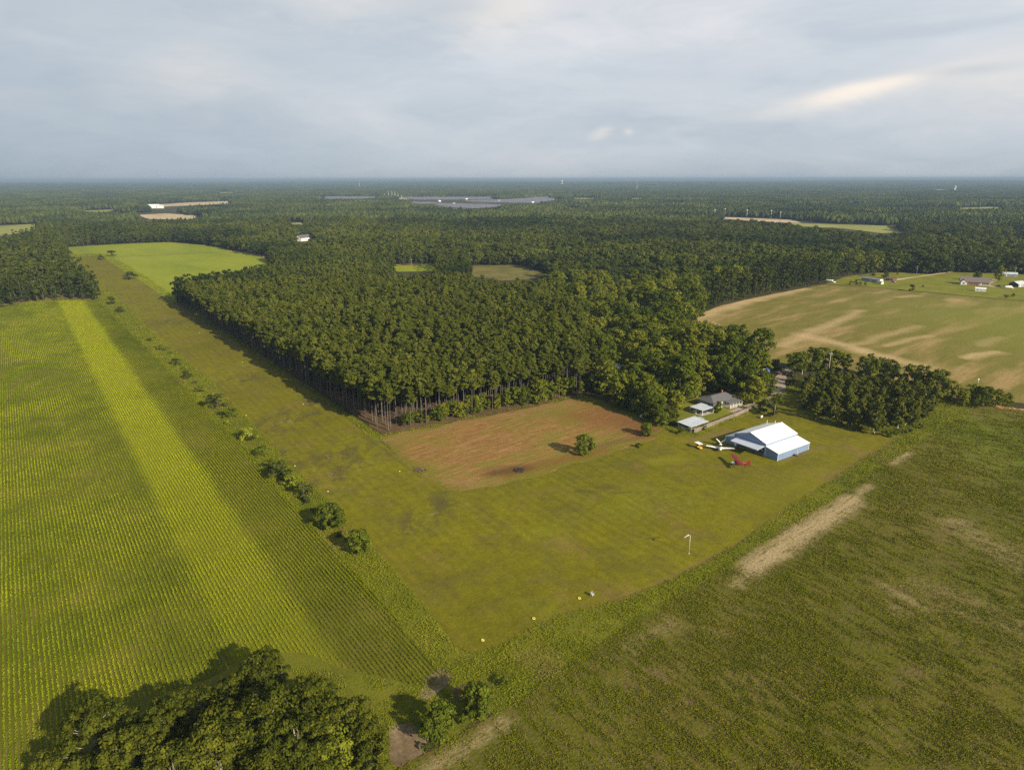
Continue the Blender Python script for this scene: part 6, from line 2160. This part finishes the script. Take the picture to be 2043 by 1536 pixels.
def water_tower(px, py, hz, r, label):
    p = P2(px, py)
    e = empty('water_tower', (p[0], p[1], far_z(p)), 0, label, 'water tower')
    MB().lathe([(r * math.sin(a), -r * math.cos(a)) for a in np.linspace(.08, math.pi - .02, 14)], 20, (0, 0, hz)).build('tank', 'white_paint', e, True)
    MB().tube([(0, 0, 0), (0, 0, hz - r * .8)], [r * .22, r * .18], 12).build('riser', 'white_paint', e, True)
    for k in range(6):
        a = k * math.pi / 3
        MB().tube([(r * 1.1 * math.cos(a), r * 1.1 * math.sin(a), 0), (r * .85 * math.cos(a), r * .85 * math.sin(a), hz - r * .3)], [.55, .5], 6).build('leg', 'white_paint', e)


water_tower(1905, 386.5, 43, 6.0, 'white ball-topped water tower beside the far factory')
water_tower(1122, 373.5, 62, 9.0, 'tiny white water tower ball on the horizon above the solar farm')


def mast(px, py, h, w, label):
    p = P2(px, py)
    e = empty('lattice_mast', (p[0], p[1], 0), .4, label, 'mast')
    n = 14
    m = MB()
    for sx, sy in ((-1, -1), (1, -1), (1, 1), (-1, 1)):
        m.tube([(sx * w, sy * w, 0), (sx * w * .25, sy * w * .25, h)], [.45, .3], 5)
    m.build('frame', 'steel', e)
    b = MB()
    for i in range(n):
        z0, z1 = h * i / n, h * (i + 1) / n
        w0, w1 = w * (1 - .75 * i / n), w * (1 - .75 * (i + 1) / n)
        b.tube([(-w0, -w0, z0), (w1, -w1, z1)], [.22, .22], 4).tube([(w0, w0, z0), (-w1, w1, z1)], [.22, .22], 4)
        b.tube([(-w0, w0, z0), (-w1, -w1, z1)], [.22, .22], 4).tube([(w0, -w0, z0), (w1, w1, z1)], [.22, .22], 4)
    b.build('bracing', 'white_paint', e)
    MB().tube([(0, 0, h), (0, 0, h * 1.12)], [.2, .1], 5).build('antenna', 'white_paint', e)


mast(1271, 384, 78, 5, 'tall lattice radio mast in the far forest right of the solar farm')
mast(718, 377, 88, 5, 'faint lattice mast on the horizon above the left end of the solar farm')
for i, (x, y, h) in enumerate(((768, 397, 26), (776, 396.5, 36), (783, 397, 42), (789, 396.5, 34), (795, 397, 28), (802, 398, 22))):
    mast(x, y, h, 2.2, ('outermost left pylon of the far substation', 'second pylon of the far substation', 'tallest pylon of the far substation', 'pylon right of the tallest one in the far substation', 'fifth pylon of the far substation', 'short pylon at the right end of the far substation')[i])
sheet('substation_yard', [(755, 396), (765, 393.5), (812, 394), (815, 398.5), (770, 400)], 0.08, 'sandy_earth', 20, 3)


def solar(poly, n0, label):
    gp = np.array(gpoly(poly))
    lo, hi = gp.min(0), gp.max(0)
    m = MB()
    ys = np.arange(lo[1], hi[1], 26.0)
    for y in ys:
        xs = np.arange(lo[0], hi[0], 40.0)
        ins = in_poly(xs, np.full(len(xs), y), gp)
        run = None
        for x, k in zip(list(xs) + [xs[-1] + 40], list(ins) + [False]):
            if k and run is None:
                run = x
            if not k and run is not None:
                m.slab([(run, y - 9, 1.6), (x, y - 9, 1.6), (x, y + 9, 5.2), (run, y + 9, 5.2)], .3)
                run = None
    o = m.build('solar_panels', 'solar_glass')
    tag(o, label, 'solar panels', kind='stuff')


solar(SOLAR1, 0, 'far back field of grey solar panels')
solar(SOLAR2, 0, 'nearest field of grey solar panels')
solar(SOLAR3, 0, 'right-hand field of grey solar panels')
solar(SOLAR4, 0, 'left-hand strip of grey solar panels before the substation')
solar(SOLAR5, 0, 'small strip of grey solar panels left of the nearest field')
for x, y, lab in ((877, 402.5, 'white cabin at the left end of the nearest solar panels'), (931, 398.5, 'white cabin on the far solar panel field'), (1063, 405.5, 'white cabin at the near edge of the right-hand solar panels'), (996, 402.5, 'white cabin at the left end of the right-hand solar panels'), (906, 408.5, 'white cabin beside the nearest solar panels')):
    gable_house('inverter_cabin', lab, 'cabin', x, y, .2, 14, 8, 5, 1.5, 'white_siding', 'white_trim', [(-3, 2.5, 2, 1.5, -1)], None, (3, -1), .2)
for (x, y, L, W, h, wm, rm, lab) in ((1852, 384.5, 150, 50, 14, 'grey_siding', 'galvanised_roof', 'long grey factory hall at the left of the far factory'), (1872, 385.5, 110, 45, 16, 'white_siding', 'galvanised_roof', 'pale factory hall in the middle of the far factory'),
                                     (1889, 388, 55, 34, 13, 'white_siding', 'white_trim', 'bright white factory shed in front of the far factory'), (1896, 386, 60, 40, 12, 'grey_siding', 'galvanised_roof', 'low grey factory hall beside the water tower'),
                                     (1918, 386, 55, 30, 9, 'white_siding', 'galvanised_roof', 'low pale hall right of the water tower')):
    gable_house('factory_hall', lab, 'factory', x, y, -YAW, L, W, h, h * .25, wm, rm, [(-10, h * .5, 6, 2, -1), (10, h * .5, 6, 2, -1)], None, (0, -1), .5)


# ------------------------------------------------------------------ the air: one closed box of even haze
def build_haze():
    m = bpy.data.materials.new('haze_air')
    m.use_nodes = True
    t = NT(m.node_tree)
    t.n.clear()
    o = t.node('ShaderNodeOutputMaterial')
    v = t.node('ShaderNodeVolumePrincipled')
    v.inputs['Color'].default_value = (0.33, 0.465, 0.64, 1)
    v.inputs['Density'].default_value = HAZE
    v.inputs['Anisotropy'].default_value = 0.0
    t.l.new(v.outputs[0], o.inputs['Volume'])
    mb = MB().box(-FAR * 1.1, FAR * 1.1, -FAR * 1.1, FAR * 1.1, -1.2, 118.0)
    MATS['haze_air'] = m
    b = mb.build('haze', 'haze_air')
    tag(b, kind='stuff')
    m.cycles.homogeneous_volume = True if hasattr(m.cycles, 'homogeneous_volume') else None


HAZE = 9.5e-5
build_haze()
